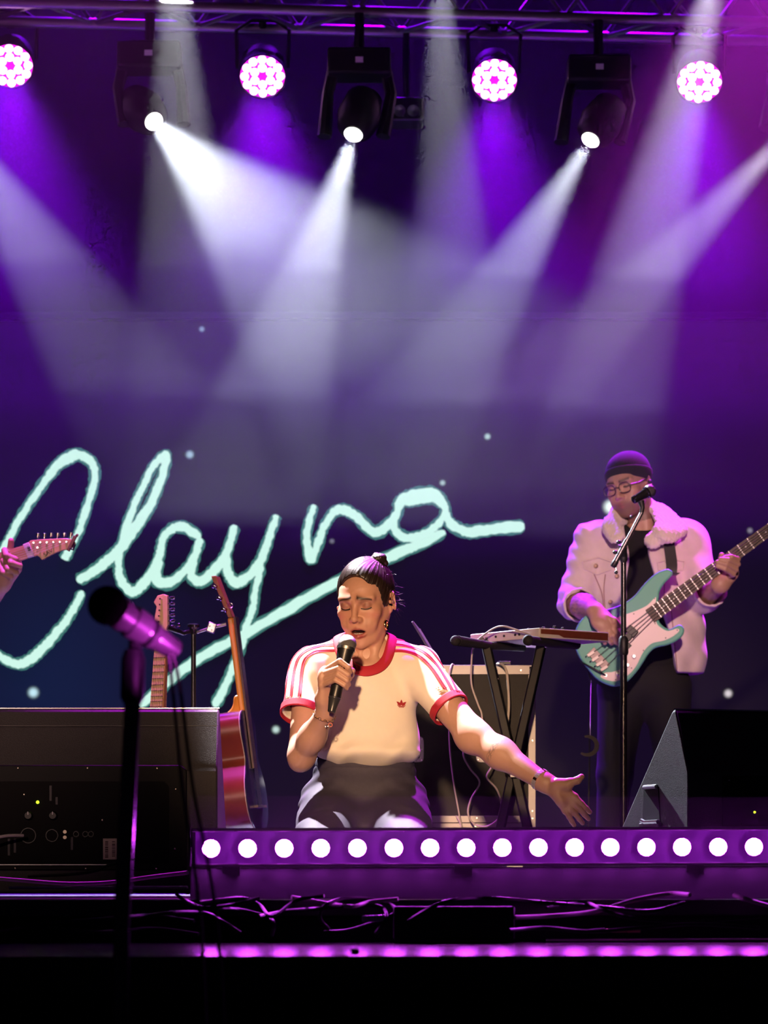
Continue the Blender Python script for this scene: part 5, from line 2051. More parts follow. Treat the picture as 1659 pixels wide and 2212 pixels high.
# trousers and shoes
pb = Field()
pb.u(ell(pv(1392, 1475, 11.96), (0.168, 0.115, 0.11)), 0.03)
for s in (-1, 1):
    hx = P(1392 + s * 48, 0, 11.96).x
    kn = A3((hx + s * 0.03, 11.93, 0.45))
    an = A3((hx + s * 0.05, 11.97, 0.10))
    pb.u(cone(A3((hx, 11.96, 0.76)), kn, 0.092, 0.068), 0.04)
    pb.u(cone(kn, an, 0.066, 0.052), 0.02)
    so = Field().u(fcone(an + A3((0, 0.03, -0.055)), an + A3((s * 0.03, -0.16, -0.062)), 0.045, 0.042, (0, 0, 1), 0.9), 0.01)
    so.i(half_space((0, 0, 0.002), (0, 0, -1)), 0.003)
    link('shoe', so.mesh(0.007), RUBBER, bassist)
link('trousers', pb.mesh(0.009), mat('black_trousers', (0.008, 0.008, 0.010), 0.85), bassist)

# ------------------------------------------------------------------ electric bass
DBS = 11.62
bass = thing('electric_bass', 'sea green electric bass guitar with a pale pickguard held by the bass player', 'bass guitar', P(1340, 1480, DBS))
SEAG = mat('sea_green_lacquer', (0.16, 0.50, 0.39), 0.42, spec=0.2)
out = [(1453, 1236), (1449, 1231), (1440, 1229), (1417, 1238), (1392, 1261), (1374, 1283), (1357, 1297), (1337, 1308), (1312, 1316), (1286, 1321), (1263, 1331), (1249, 1348), (1241, 1372), (1243, 1394),
       (1252, 1419), (1269, 1442), (1287, 1463), (1308, 1476), (1332, 1482), (1354, 1473), (1370, 1458), (1386, 1437), (1401, 1413), (1417, 1399), (1442, 1393), (1462, 1384), (1476, 1371), (1478, 1357),
       (1469, 1349), (1458, 1353), (1448, 1358), (1437, 1355), (1427, 1346), (1423, 1336), (1420, 1310), (1424, 1290), (1425, 1278), (1435, 1261), (1452, 1243)]
o2 = [Vector((p.x, p.y, 0)) for p in catmull([Vector((x, y, 0)) for x, y in out], 4, closed=True)]
bo = MB().prism([P(p.x, p.y, DBS) for p in o2], Vector((0, 0.042, 0))).build('body', SEAG, bass, bevel=0.009, seg=4, angle=60)
pgo = [(1417, 1290), (1399, 1307), (1377, 1318), (1355, 1326), (1334, 1334), (1322, 1345), (1318, 1365), (1326, 1388), (1339, 1400), (1345, 1420), (1341, 1444), (1325, 1451), (1308, 1453), (1297, 1461),
       (1311, 1469), (1334, 1471), (1357, 1458), (1374, 1439), (1390, 1408), (1408, 1390), (1433, 1384), (1453, 1375), (1467, 1363), (1462, 1358), (1443, 1363), (1428, 1356), (1418, 1345), (1414, 1318)]
o2 = catmull([Vector((x, y, 0)) for x, y in pgo], 4, closed=True)
PG = mat('pale_pickguard', (0.80, 0.66, 0.66), 0.35)
MB().prism([P(p.x, p.y, DBS - 0.0028) for p in o2], Vector((0, 0.0026, 0))).build('pickguard', PG, bass, smooth=False)
for (x, y) in ((1414, 1293), (1369, 1326), (1415, 1347), (1463, 1361), (1438, 1378), (1390, 1405), (1364, 1443), (1330, 1468)):
    MB().lathe(P(x, y, DBS - 0.003), (0, -1, 0), [(0, 0.0024), (0.001, 0.0018)], 8).build('screw', BLACKM, bass)
n0, n1 = Vector((1404, 1331, 0)), Vector((1772, 1064, 0))
nd = (n1 - n0).normalized()
nn = Vector((-nd.y, nd.x, 0))


def NK(u, v, off=0.0):
    """Point on the neck: u along 0..1, v across -1..1 (half width tapering)."""
    c = n0.lerp(n1, u)
    hw = 16.4 + (11.2 - 16.4) * u
    q = c + nn * (v * hw)
    return P(q.x, q.y, DBS + off)


FRB = mat('rosewood', (0.055, 0.022, 0.018), 0.5, noise=0.3, nscale=60)
MAPLE = mat('maple', (0.62, 0.38, 0.17), 0.35, noise=0.12, nscale=25)
MB().prism([NK(0, -1, -.012), NK(1, -1, -.012), NK(1, 1, -.012), NK(0, 1, -.012)], Vector((0, 0.006, 0))).build('fretboard', FRB, bass, smooth=False)
MB().prism([NK(-0.0, -1, -.0055), NK(1.0, -1, -.0055), NK(1.0, 1, -.0055), NK(0.0, 1, -.0055)], Vector((0, 0.022, 0))).build('neck', MAPLE, bass, bevel=0.006, seg=3)
for k in range(1, 21):
    u = 1 - (1 - 2 ** (-k / 12)) * 1.40
    if u < 0.01:
        continue
    MB().bar(NK(u, -1, -.0125), NK(u, 1, -.0125), 0.0018, 0.0016).build('fret', STEEL, bass)
fu = [1 - (1 - 2 ** (-k / 12)) * 1.40 for k in range(0, 22)]
for k in (3, 5, 7, 9, 12, 15, 17, 19):
    u = (fu[k] + fu[k - 1]) / 2
    for v in ((-0.5, 0.5) if k == 12 else (0,)):
        MB().lathe(NK(u, v, -.0121), (0, -1, 0), [(0, 0.0032), (0.0004, 0.003)], 10).build('fret_dot', WHITEP, bass)
br_c = (1291, 1427)
STRG = mat('string_steel', (0.7, 0.68, 0.66), 0.3, 1.0)
for k in range(4):
    v = -0.66 + 0.44 * k
    base = Vector((1276 + k * 9.6, 1413 + k * 10.4, 0))
    MB().tube([P(base.x, base.y, DBS - 0.016), NK(0, v * 0.92, -.019), NK(1, v * 0.8, -.0155)], 0.00125, 5).build('string', STRG, bass)
    MB().bar(P(base.x - 7, base.y + 4, DBS - 0.012), P(base.x + 7, base.y - 5, DBS - 0.012), 0.010, 0.012, up=(0, 1, 0)).build('saddle', mat('saddle_metal', (0.22, 0.20, 0.20), 0.4, 0.8), bass)
    MB().lathe(P(base.x - 9, base.y + 5, DBS - 0.010), (-1, 0, -0.6), [(0, 0.003), (0.006, 0.003)], 8).build('bridge_screw', CHROME, bass)
br = MB().prism([P(1268, 1413, DBS - .0005), P(1283, 1398, DBS - .0005), P(1318, 1436, DBS - .0005), P(1303, 1447, DBS - .0005)], Vector((0, -0.006, 0)))
br.build('bridge', mat('dark_chrome', (0.12, 0.10, 0.10), 0.4, 0.8), bass, bevel=0.001)
MB().bar(P(1356, 1356, DBS - .008), P(1374, 1372, DBS - .008), 0.030, 0.012, up=(0, 1, 0)).build('pickup', BLACK, bass, bevel=0.003)
MB().bar(P(1342, 1366, DBS - .008), P(1360, 1384, DBS - .008), 0.030, 0.012, up=(0, 1, 0)).build('pickup', BLACK, bass, bevel=0.003)
for (x, y) in ((1334, 1455), (1355, 1437), (1369, 1418)):
    MB().lathe(P(x, y, DBS - .003), (0, -1, 0), [(0, 0.0085), (0.012, 0.0078), (0.014, 0.006)], 16).build('knob', CHROME, bass)
MB().lathe(P(1308, 1459, DBS - .003), (0, -1, 0), [(0, 0.007), (0.004, 0.006)], 14).build('jack_socket', CHROME, bass)
# headstock beyond the frame edge
hs = [(1766, 1052), (1800, 1022), (1860, 985), (1900, 962), (1912, 978), (1880, 1012), (1846, 1030), (1815, 1040), (1782, 1082)]
MB().prism([P(x, y, DBS - .004) for x, y in hs], Vector((0, 0.016, 0))).build('headstock', MAPLE, bass, bevel=0.003)
for k in range(4):
    q = P(1800 + k * 27, 1026 - k * 17, DBS)
    MB().lathe(q, (0, -1, 0), [(-0.012, 0.007), (0.014, 0.006)], 12).build('tuning_post', CHROME, bass)
cable('instrument_cable', [P(1308, 1459, DBS - .006), P(1296, 1452, DBS - .02), P(1270, 1438, DBS - .01), P(1256, 1430, DBS + .01), P(1252, 1418, DBS + .05), P(1268, 1440, DBS + .09), P(1276, 1480, DBS + .07), P(1274, 1540, DBS + .05), P(1272, 1700, DBS + .1), P(1268, 1915, DBS + .1)],
      0.0036, BCABLE, 'black cable plugged into the sea green bass and hanging down')
STRAP = mat('black_strap', (0.006, 0.006, 0.008), 0.55)
sp = [(1457, 1238, 11.655), (1455, 1215, 11.74), (1449, 1185, 11.79), (1444, 1155, 11.81), (1440, 1122, 11.92), (1436, 1108, 11.98), (1430, 1130, 12.09)]
rows = []
for i, q in enumerate(catmull([P(*q) for q in sp], 5)):
    if q.z > P(0, 1236, 11.65).z and q.y < 11.86:
        d_ = jk.ray(np.array([[q.x, 11.5, q.z]], dtype=np.float32), (0, 1, 0), 200, off=0.012)
        q = Vector((q.x, float(d_[0, 1]), q.z))
    rows.append(q)
vs, fs = [], []
for q in rows:
    for sx in (-0.021, 0.021):
        for oy in (0.0, -0.003):
            vs.append(q + Vector((sx, oy - 0.012, 0)))
for i in range(len(rows) - 1):
    a = i * 4
    fs += [(a, a + 2, a + 6, a + 4), (a + 1, a + 5, a + 7, a + 3), (a, a + 4, a + 5, a + 1), (a + 2, a + 3, a + 7, a + 6)]
MB().add(vs, fs).build('strap', STRAP, bass)
# ------------------------------------------------------------------ guitarist at the left, mostly beyond the frame edge
DH = 11.0
gp = thing('person', 'guitarist beyond the left frame edge, hand on a guitar neck', 'person', Vector((P(-190, 0, 11.25).x, 11.25, 0)))
TG = Pose(pv(-200, 1060, 11.3), rotm(yaw=8, pitch=8))
gh = Field()
head_field(gh, TG, False, 0.0)
nbG = pv(-198, 1150, 11.34)
gh.u(cone(TG((0, 0.028, -0.05)), nbG, 0.056, 0.062), 0.02)
SGL, EGL, WGL = pv(-95, 1180, 11.33), pv(-50, 1330, 11.24), pv(4, 1258, 11.06)
SGR, EGR, WGR = pv(-300, 1180, 11.33), pv(-360, 1330, 11.24), pv(-280, 1380, 11.02)
ga = Field()
ga.u(cone(SGL, EGL, 0.052, 0.046), 0.02)
ga.u(cone(EGL, WGL, 0.045, 0.031), 0.02)
ga.u(cone(SGR, EGR, 0.052, 0.046), 0.02)
ga.u(cone(EGR, WGR, 0.045, 0.031), 0.02)
ga.u(fcone(WGR, WGR + A3((0.08, -0.03, -0.05)), 0.034, 0.030, (0, 1, 0.4), 0.55), 0.015)
ga.u(fcone(WGL, pv(22, 1222, 11.03), 0.034, 0.044, (0, 1, 0), 0.62), 0.015)
# fingers curl over the fretboard towards the camera; thumb stands up behind the neck
for fp in ([(24, 1206, 11.02), (10, 1189, 10.975), (14, 1200, 10.948), (34, 1208, 10.950)],
           [(30, 1216, 11.02), (14, 1200, 10.965), (24, 1216, 10.942), (43, 1222, 10.950)],
           [(28, 1228, 11.02), (8, 1212, 10.965), (18, 1230, 10.944), (36, 1238, 10.955)],
           [(20, 1238, 11.02), (0, 1222, 10.970), (8, 1238, 10.950), (24, 1247, 10.960)]):
    hand_chain(ga, [pv(*q) for q in fp], 0.0118, 0.0100, 0.003)
hand_chain(ga, [pv(20, 1214, 11.06), pv(22, 1190, 11.06), pv(24, 1168, 11.05)], 0.0150, 0.0105, 0.006)
for fp in (0, 1, 2, 3):
    b_ = WGR + A3((0.08, -0.03, -0.05)) + A3((0, 0, 0.022 - 0.015 * fp))
    hand_chain(ga, [b_, b_ + A3((0.035, -0.02, -0.012)), b_ + A3((0.05, -0.01, -0.035))], 0.010, 0.008, 0.003)
me = join([gh.mesh(0.005), ga.mesh(0.0032)], 'body')
paint(me, lambda p: np.tile(A3((0.55, 0.32, 0.24)), (len(p), 1)))
link('body', me, SKIN, gp)
gc = Field()
gc.u(ell(TG((0, 0.024, 0.04)), (0.080, 0.097, 0.085), TG.R), 0.01)
gc.s(ell(TG((0, -0.1, -0.02)), (0.068, 0.086, 0.095), TG.R), 0.006)
link('hair', gc.mesh(0.006), HAIR, gp)
gt = Field()
gt.u(ell(pv(-197, 1260, 11.34), (0.19, 0.125, 0.20)), 0.03)
gt.u(ell(pv(-197, 1400, 11.33), (0.175, 0.125, 0.20)), 0.07)
gt.u(cone(nbG, pv(-110, 1190, 11.34), 0.062, 0.064), 0.05)
gt.u(cone(nbG, pv(-285, 1190, 11.34), 0.062, 0.064), 0.05)
gt.u(cone(SGL, SGL * 0.35 + EGL * 0.65, 0.066, 0.060), 0.03)
gt.u(cone(SGR, SGR * 0.35 + EGR * 0.65, 0.066, 0.060), 0.03)
link('black_tee', gt.mesh(0.009), mat('black_cotton', (0.006, 0.006, 0.007), 0.9), gp)
pg_ = Field()
pg_.u(ell(pv(-197, 1490, 11.33), (0.168, 0.115, 0.11)), 0.03)
for s in (-1, 1):
    hx = P(-197 + s * 55, 0, 11.33).x
    kn, an = A3((hx + s * 0.03, 11.30, 0.45)), A3((hx + s * 0.05, 11.33, 0.10))
    pg_.u(cone(A3((hx, 11.33, 0.76)), kn, 0.092, 0.068), 0.04)
    pg_.u(cone(kn, an, 0.066, 0.052), 0.02)
    so = Field().u(fcone(an + A3((0, 0.03, -0.055)), an + A3((s * 0.03, -0.16, -0.062)), 0.045, 0.042, (0, 0, 1), 0.9), 0.01)
    so.i(half_space((0, 0, 0.002), (0, 0, -1)), 0.003)
    link('shoe', so.mesh(0.009), RUBBER, gp)
link('trousers', pg_.mesh(0.010), mat('black_trousers', (0.008, 0.008, 0.010), 0.85), gp)

# the guitar: only its headstock and first frets are in the picture
lg = thing('electric_guitar', 'maple headstock guitar with six chrome pegs entering at the left frame edge', 'guitar', P(-280, 1420, DH))
HW = mat('headstock_maple', (0.55, 0.30, 0.13), 0.35, noise=0.15, nscale=40, coat=0.3)
DG2 = 10.985
hso = [(62, 1171), (80, 1166), (110, 1164), (140, 1163), (157, 1166), (163, 1173), (160, 1180), (150, 1186), (138, 1188), (125, 1192), (108, 1200), (92, 1209), (86, 1204), (80, 1200), (72, 1200)]
o2 = catmull([Vector((x, y, 0)) for x, y in hso], 3, closed=True)
MB().prism([P(p.x, p.y, DG2) for p in o2], Vector((0, 0.015, 0))).build('headstock', HW, lg, bevel=0.0015)
MB().prism([P(49, 1176, DG2 - .004), P(62, 1171, DG2 - .004), P(74, 1201, DG2 - .004), P(60, 1205, DG2 - .004)], Vector((0, 0.020, 0))).build('nut_clamp', mat('nut_white', (0.72, 0.66, 0.64), 0.4), lg, bevel=0.0015)
MB().prism([P(58, 1181, DG2 - .0052), P(64, 1179.5, DG2 - .0052), P(67, 1189, DG2 - .0052), P(61, 1190.5, DG2 - .0052)], Vector((0, 0.001, 0))).build('nut_mark', BLACK, lg, smooth=False)
nk = [(52, 1177), (60, 1206), (-320, 1330), (-320, 1290)]
MB().prism([P(x, y, DG2 - .001) for x, y in nk], Vector((0, 0.022, 0))).build('neck', HW, lg, bevel=0.004)
MB().prism([P(x, y, DG2 - .0035) for x, y in [(52, 1177.5), (60, 1205.5), (-320, 1329), (-320, 1291)]], Vector((0, 0.0024, 0))).build('fretboard', mat('maple_board', (0.50, 0.26, 0.11), 0.4), lg, smooth=False)
for k in range(1, 15):
    u = (1 - 2 ** (-k / 12)) * 1.6
    if u < 0.98:
        MB().bar(P(52 - 372 * u, 1177.5 + 113.5 * u, DG2 - .0045), P(60 - 380 * u, 1205.5 + 123.5 * u, DG2 - .0045), 0.0018, 0.0016).build('fret', STEEL, lg)
for k in range(6):
    x, y = 73 + k * 14.2, 1172.6 - k * 0.3
    MB().lathe(P(x, y, DG2), (0, -1, 0), [(0, 0.0042), (0.003, 0.0040), (0.0035, 0.003), (0.010, 0.0028)], 12).build('tuning_post', CHROME, lg)
    pk = MB().lathe(P(x + 8, y - 8, DG2 + .008), (0.15, 0, 1), [(0, 0.0025), (0.008, 0.0025), (0.009, 0.0065), (0.020, 0.0070), (0.022, 0.003)], 10)
    pk.build('tuning_peg', CHROME, lg)
    MB().tube([P(x, y, DG2 - .008), P(57 + k * 1.6, 1178 + k * 4.6, DG2 - .006), P(-320, 1294 + k * 6.4, DG2 - .008)], 0.0005, 4).build('string', STRG, lg)
MB().lathe(P(81, 1183, DG2), (0, -1, 0), [(0, 0.0035), (0.003, 0.003)], 10).build('string_tree', CHROME, lg)
tm = text_mesh('SAV', 0.020)
R4 = Matrix.Rotation(math.radians(90), 4, 'X')
R4 = Matrix.Rotation(math.radians(-32), 4, 'Y') @ R4
R4.translation = P(104, 1194, DG2 - 0.0006)
tm.transform(R4)
link('lettering', tm, mat('dark_ink', (0.05, 0.02, 0.01), 0.6), lg, smooth=False)
bod = []
for k in range(44):
    a = 2 * math.pi * k / 44
    r = 0.17 + 0.03 * math.cos(2 * a) - 0.024 * math.cos(4 * a)
    q = Vector((r * 1.25 * math.cos(a), 0, r * 0.92 * math.sin(a)))
    bod.append(P(-420, 1345, DG2) + Matrix.Rotation(math.radians(17), 3, 'Y') @ q)
MB().prism(bod, Vector((0, 0.044, 0))).build('body', mat('black_lacquer', (0.01, 0.01, 0.012), 0.2, coat=0.5), lg, bevel=0.006)
ct = thing('clip_tuner', 'brown clip-on tuner gripping the tip of the left guitar headstock', 'tuner', P(153, 1185, DG2))
MB().bar(P(163, 1158, DG2 - .008), P(147, 1190, DG2 - .008), 0.012, 0.012, up=(0, 1, 0)).build('jaw', mat('tuner_brown', (0.14, 0.05, 0.03), 0.45), ct, bevel=0.002)
MB().bar(P(163, 1158, DG2 + .024), P(150, 1186, DG2 + .024), 0.010, 0.010, up=(0, 1, 0)).build('jaw', mat('tuner_brown', (0.14, 0.05, 0.03), 0.45), ct, bevel=0.002)
MB().tube([P(165, 1158, DG2 - .008), P(167, 1156, DG2 + .008), P(165, 1158, DG2 + .024)], 0.005, 8).build('hinge', mat('tuner_brown', (0.14, 0.05, 0.03), 0.45), ct)
MB().tube([P(150, 1184, DG2 - .012), P(158, 1188, DG2 - .014), P(162, 1176, DG2 - .014)], 0.0035, 8).build('screw_arm', BLACK, ct)
# ------------------------------------------------------------------ flight case with laptop behind the singer
DC = 10.45
fc = thing('flight_case', 'black flight case with bright aluminium edges standing behind the singer', 'flight case', Vector((P(930, 0, DC).x, DC + 0.25, 0)))
CASEB = mat('case_laminate', (0.007, 0.006, 0.008), 0.55, spec=0.25, noise=0.35, nscale=25, bump=0.2, bscale=300)


def CP(px, py, off=0.0):
    q = P(px, py, DC)
    return Vector((q.x, q.y + off, q.z))


zt, zb = CP(0, 1440).z, 0.11
xl, xr = CP(700, 0).x, CP(1152, 0).x
MB().box(((xl + xr) / 2, DC + 0.25, (zt + zb) / 2), ((xr - xl) / 2, 0.25, (zt - zb) / 2)).build('case_body', CASEB, fc, smooth=False)


def strip(pts, th=0.004):
    return MB().prism([CP(x, y, -0.0005) for x, y in pts], Vector((0, -th, 0)))


strip([(700, 1437), (1144, 1437), (1144, 1457), (700, 1457)]).build('top_edge_trim', ALU, fc, smooth=False, bevel=0.001)
MB().box(((xl + xr) / 2, DC + 0.25, zt + 0.002), ((xr - xl) / 2 + 0.004, 0.254, 0.002)).build('lid_plate', ALU, fc, smooth=False)
strip([(1141, 1458), (1157, 1458), (1157, 1806), (1141, 1806)]).build('corner_trim', ALU, fc, smooth=False, bevel=0.001)
MB().box((xr + 0.002, DC + 0.014, (zt + zb) / 2), (0.002, 0.014, (zt - zb) / 2)).build('corner_trim', ALU, fc, smooth=False)
strip([(700, 1762), (1140, 1762), (1140, 1777), (700, 1777)]).build('joint_trim', ALU, fc, smooth=False, bevel=0.001)
strip([(700, 1778), (1140, 1778), (1140, 1795), (700, 1795)], 0.003).build('joint_trim', ALU, fc, smooth=False, bevel=0.001)
for x in (1152, 1150):
    MB().sphere(CP(x - 2, 1452 if x == 1152 else 1800, 0.004), 0.014, 14, 10).build('ball_corner', STEEL, fc)
for (x, y) in ((1150, 1600), (1150, 1700), (1150, 1752), (1150, 1768), (1030, 1767), (1027, 1786), (900, 1768), (1125, 1448), (960, 1447)):
    MB().lathe(CP(x, y, -0.004), (0, -1, 0), [(0, 0.0042), (0.002, 0.003)], 10).build('rivet', STEEL, fc)
for cx, cy in ((894, 1619), (1050, 1619)):
    o2 = []
    for k in range(24):
        a = 2 * math.pi * k / 24
        sx = math.copysign(abs(math.cos(a)) ** 0.35, math.cos(a)) * 22
        sy = math.copysign(abs(math.sin(a)) ** 0.35, math.sin(a)) * 28
        o2.append(CP(cx + sx, cy + sy, -0.0005))
    la = MB().prism(o2, Vector((0, -0.003, 0))).build('latch_plate', ALU, fc, bevel=0.001)
    MB().prism([CP(cx - 12, cy - 19, -0.0037), CP(cx + 12, cy - 19, -0.0037), CP(cx + 12, cy + 19, -0.0037), CP(cx - 12, cy + 19, -0.0037)], Vector((0, -0.001, 0))).build('latch_recess', BLACK, la, smooth=False)
    MB().box(CP(cx, cy, -0.009), (0.004, 0.004, 0.020)).build('latch_key', STEEL, la, bevel=0.002)
    for sx in (-17, 17):
        for sy in (-22, 0, 22):
            MB().lathe(CP(cx + sx, cy + sy, -0.0035), (0, -1, 0), [(0, 0.003), (0.002, 0.002)], 8).build('rivet', STEEL, la)
for x in (xl + 0.06, xr - 0.06):
    for y in (DC + 0.06, DC + 0.44):
        MB().lathe((x - 0.018, y, 0.045), (1, 0, 0), [(0, 0.045), (0.036, 0.045)], 18).build('castor', RUBBER, fc)
        MB().box((x, y, 0.098), (0.026, 0.03, 0.012)).build('castor_fork', STEEL, fc)

lt = thing('laptop', 'open laptop standing on the flight case, lid seen almost edge-on', 'laptop', CP(1000, 1436, 0.2))
LID = mat('laptop_grey', (0.10, 0.10, 0.115), 0.4, 0.4)
z0 = zt + 0.0045
hx0, hx1 = P(950, 0, 10.52).x, P(962, 0, 10.84).x
A_, B_ = Vector((hx0, 10.52, z0 + 0.006)), Vector((hx1, 10.84, z0 + 0.006))
up = P(893, 1340, 10.55) - P(950, 1436, 10.55)
up = Vector((up.x, 0.02, up.z))
MB().prism([A_, B_, B_ + up, A_ + up], Vector((-0.007, -0.003, -0.003))).build('lid', LID, lt, bevel=0.002)
MB().tube([B_ + up * 0.02 + Vector((0.0005, 0, 0)), B_ + up], 0.0016, 6).build('lid_edge', STEEL, lt)
ex = Vector((0.215, -0.012, 0))
MB().prism([A_ + Vector((0.003, 0, 0)), B_ + Vector((0.003, 0, 0)), B_ + ex, A_ + ex], Vector((0, 0, -0.0055))).build('keyboard_base', LID, lt, bevel=0.002)
tag(MB().prism([P(1075, 1436, 10.6), P(1104, 1436, 10.6), P(1104, 1428, 10.6), P(1075, 1428, 10.6)], Vector((0, 0.12, 0))).build('audio_interface', BLACK, bevel=0.002), 'small flat black interface box on the flight case lid', 'audio box')

# ------------------------------------------------------------------ synthesizer on an X stand
xs = thing('keyboard_stand', 'black X-shaped keyboard stand between the flight case and the bass player', 'keyboard stand', Vector((P(1112, 0, 10.25).x, 10.25, 0)))
FOAM = mat('foam_sleeve', (0.010, 0.009, 0.011), 0.8, bump=0.5, bscale=200)
STB = mat('stand_tube', (0.004, 0.004, 0.005), 0.5, spec=0.25)


def floor_pt(px, D):
    return Vector((P(px, 0, D).x, D, 0.022))


legA = (P(1050, 1398, 10.30), floor_pt(1168, 10.22))
legB = (P(1168, 1394, 10.22), floor_pt(1050, 10.30))
for (a, b) in (legA, legB):
    MB().bar(a, b, 0.028, 0.050, up=(0, 1, 0)).build('leg', STB, xs, bevel=0.004)
off = Vector((0.006, 0.055, 0))
for (a, b) in (legA, legB):
    MB().bar(a + off, b + off, 0.028, 0.050, up=(0, 1, 0)).build('leg', STB, xs, bevel=0.004)
cx_ = (legA[0] + legA[1] + legB[0] + legB[1]) / 4
MB().lathe(cx_ + Vector((0, -0.05, 0)), (0, 1, 0), [(0, 0.03), (0.02, 0.034), (0.12, 0.03)], 18).build('locking_disc', STB, xs)
MB().box(cx_ + Vector((-0.002, -0.056, -0.005)), (0.010, 0.003, 0.028)).build('locking_pin', WHITEP, xs, bevel=0.002)
MB().tube([P(988, 1384, 10.14), P(1060, 1395, 10.30), P(1130, 1400, 10.50)], [0.017, 0.013, 0.012], 12).build('support_arm', FOAM, xs)
MB().sphere(P(984, 1384, 10.13), 0.017, 12, 8).build('arm_cap', FOAM, xs)
MB().tube([P(1143, 1383, 10.08), P(1190, 1389, 10.24), P(1246, 1393, 10.42)], 0.015, 12).build('support_arm', FOAM, xs)
MB().sphere(P(1141, 1383, 10.07), 0.018, 12, 8).build('arm_cap', FOAM, xs)
for D_ in (10.22, 10.30):
    pass
MB().tube([floor_pt(1168, 10.05), floor_pt(1168, 10.45)], 0.018, 10).build('floor_bar', STB, xs)
MB().tube([floor_pt(1050, 10.08), floor_pt(1050, 10.50)], 0.018, 10).build('floor_bar', STB, xs)
MB().box(P(1071, 1475, 10.27) + Vector((0, 0, 0)), (0.005, 0.002, 0.016), Matrix.Rotation(0.25, 3, 'Y')).build('sticker', mat('grey_sticker', (0.35, 0.32, 0.33), 0.6), xs)

sy = thing('synthesizer', 'white desktop synthesizer with wooden back panel lying on the X stand', 'synthesizer', P(1165, 1380, 10.2))
SYW = mat('synth_white', (0.78, 0.70, 0.68), 0.4)
WOOD = mat('synth_wood', (0.22, 0.05, 0.03), 0.5, noise=0.25, nscale=50)
c0 = P(1165, 1356, 10.15)
zt_, zb_ = c0.z, P(1165, 1377, 10.15).z
lft = P(1016, 0, 10.42)
lft = Vector((lft.x, lft.y, zt_))
dirL = lft - c0
per = Vector((-dirL.y, dirL.x, 0))
per = -per if per.x < 0 else per
per = per.normalized() * 0.30
dz = Vector((0, 0, zb_ - zt_))
MB().add([c0, lft, lft + per, c0 + per, c0 + dz, lft + dz, lft + per + dz, c0 + per + dz], [(0, 1, 2, 3), (7, 6, 5, 4), (0, 4, 5, 1), (1, 5, 6, 2), (2, 6, 7, 3), (3, 7, 4, 0)]).build('case', SYW, sy, bevel=0.002)
nrm = -dirL.normalized() * 0.0006
MB().add([c0 + per * 0.02 + dz * 0.12 + nrm, c0 + per * 0.99 + dz * 0.12 + nrm, c0 + per * 0.99 + dz * 0.86 + nrm, c0 + per * 0.35 + dz * 0.86 + nrm, c0 + per * 0.28 + dz * 0.62 + nrm, c0 + per * 0.02 + dz * 0.60 + nrm],
         [(0, 1, 2, 3, 4, 5)]).build('wood_panel', WOOD, sy, smooth=False)
for k, (u, v) in enumerate([(0.08, 0.3), (0.16, 0.5), (0.24, 0.3), (0.34, 0.5), (0.45, 0.3), (0.55, 0.5), (0.72, 0.3), (0.80, 0.5), (0.90, 0.35)]):
    q = c0 + dirL * u + per * v
    MB().lathe(q, (0, 0, 1), [(0, 0.007), (0.012, 0.006), (0.013, 0.004)], 12).build('knob', BLACK, sy)
vn = dirL.cross(Vector((0, 0, 1))).normalized()
if vn.y > 0:
    vn = -vn
for u in (0.28, 0.34, 0.50, 0.62):
    MB().lathe(c0 + dirL * u + dz * 0.5, vn, [(0, 0.004), (0.003, 0.004)], 10).build('socket', BLACK, sy)
tm = text_mesh('MINIL', 0.020)
R = Matrix((-dirL.normalized(), Vector((0, 0, 1)), vn)).transposed().to_4x4()
R.translation = c0 + dirL * 0.80 + dz * 0.68 + vn * 0.001
tm.transform(R)
link('lettering', tm, BLACK, sy, smooth=False)
cable('audio_cable', [P(1145, 1370, 10.17), P(1120, 1362, 10.16), P(1088, 1353, 10.18), P(1066, 1358, 10.22), P(1035, 1380, 10.28), P(1022, 1400, 10.33), P(1018, 1440, 10.34), P(1019, 1480, 10.34), P(1032, 1520, 10.34), P(1041, 1545, 10.34), P(1038, 1575, 10.34),
                      P(1010, 1600, 10.34), P(1001, 1630, 10.34), P(1015, 1660, 10.34), P(1036, 1690, 10.34), P(1018, 1725, 10.34), P(1011, 1755, 10.34), P(1022, 1778, 10.34), P(1048, 1786, 10.33), P(1075, 1770, 10.33), P(1083, 1740, 10.33),
                      P(1073, 1705, 10.33), P(1052, 1680, 10.33), P(1060, 1660, 10.33), P(1068, 1645, 10.34)], 0.0030, WCABLE, 'thin pale cable looping down from the synthesizer in front of the case')
cable('audio_cable', [P(1074, 1434, 10.42), P(1085, 1436, 10.38), P(1094, 1450, 10.36), P(1098, 1490, 10.36), P(1099, 1530, 10.36), P(1096, 1565, 10.35), P(1094, 1600, 10.38)], 0.0042, WCABLE, 'pale cable hanging over the case lid behind the X stand')
cable('audio_cable', [P(980, 1436, 10.45), P(975, 1438, 10.40), P(970, 1470, 10.38), P(970, 1560, 10.38), P(972, 1620, 10.38), P(980, 1690, 10.38), P(992, 1760, 10.38), P(1000, 1810, 10.38), P(1004, 1930, 10.30)], 0.0028, WCABLE, 'pale cable running straight down the case beside the singer')
cable('audio_cable', [P(985, 1762, 10.39), P(996, 1790, 10.38), P(990, 1850, 10.36), P(980, 1928, 10.3)], 0.0022, WCABLE, 'thin pale cable crossing the lowest case trim')

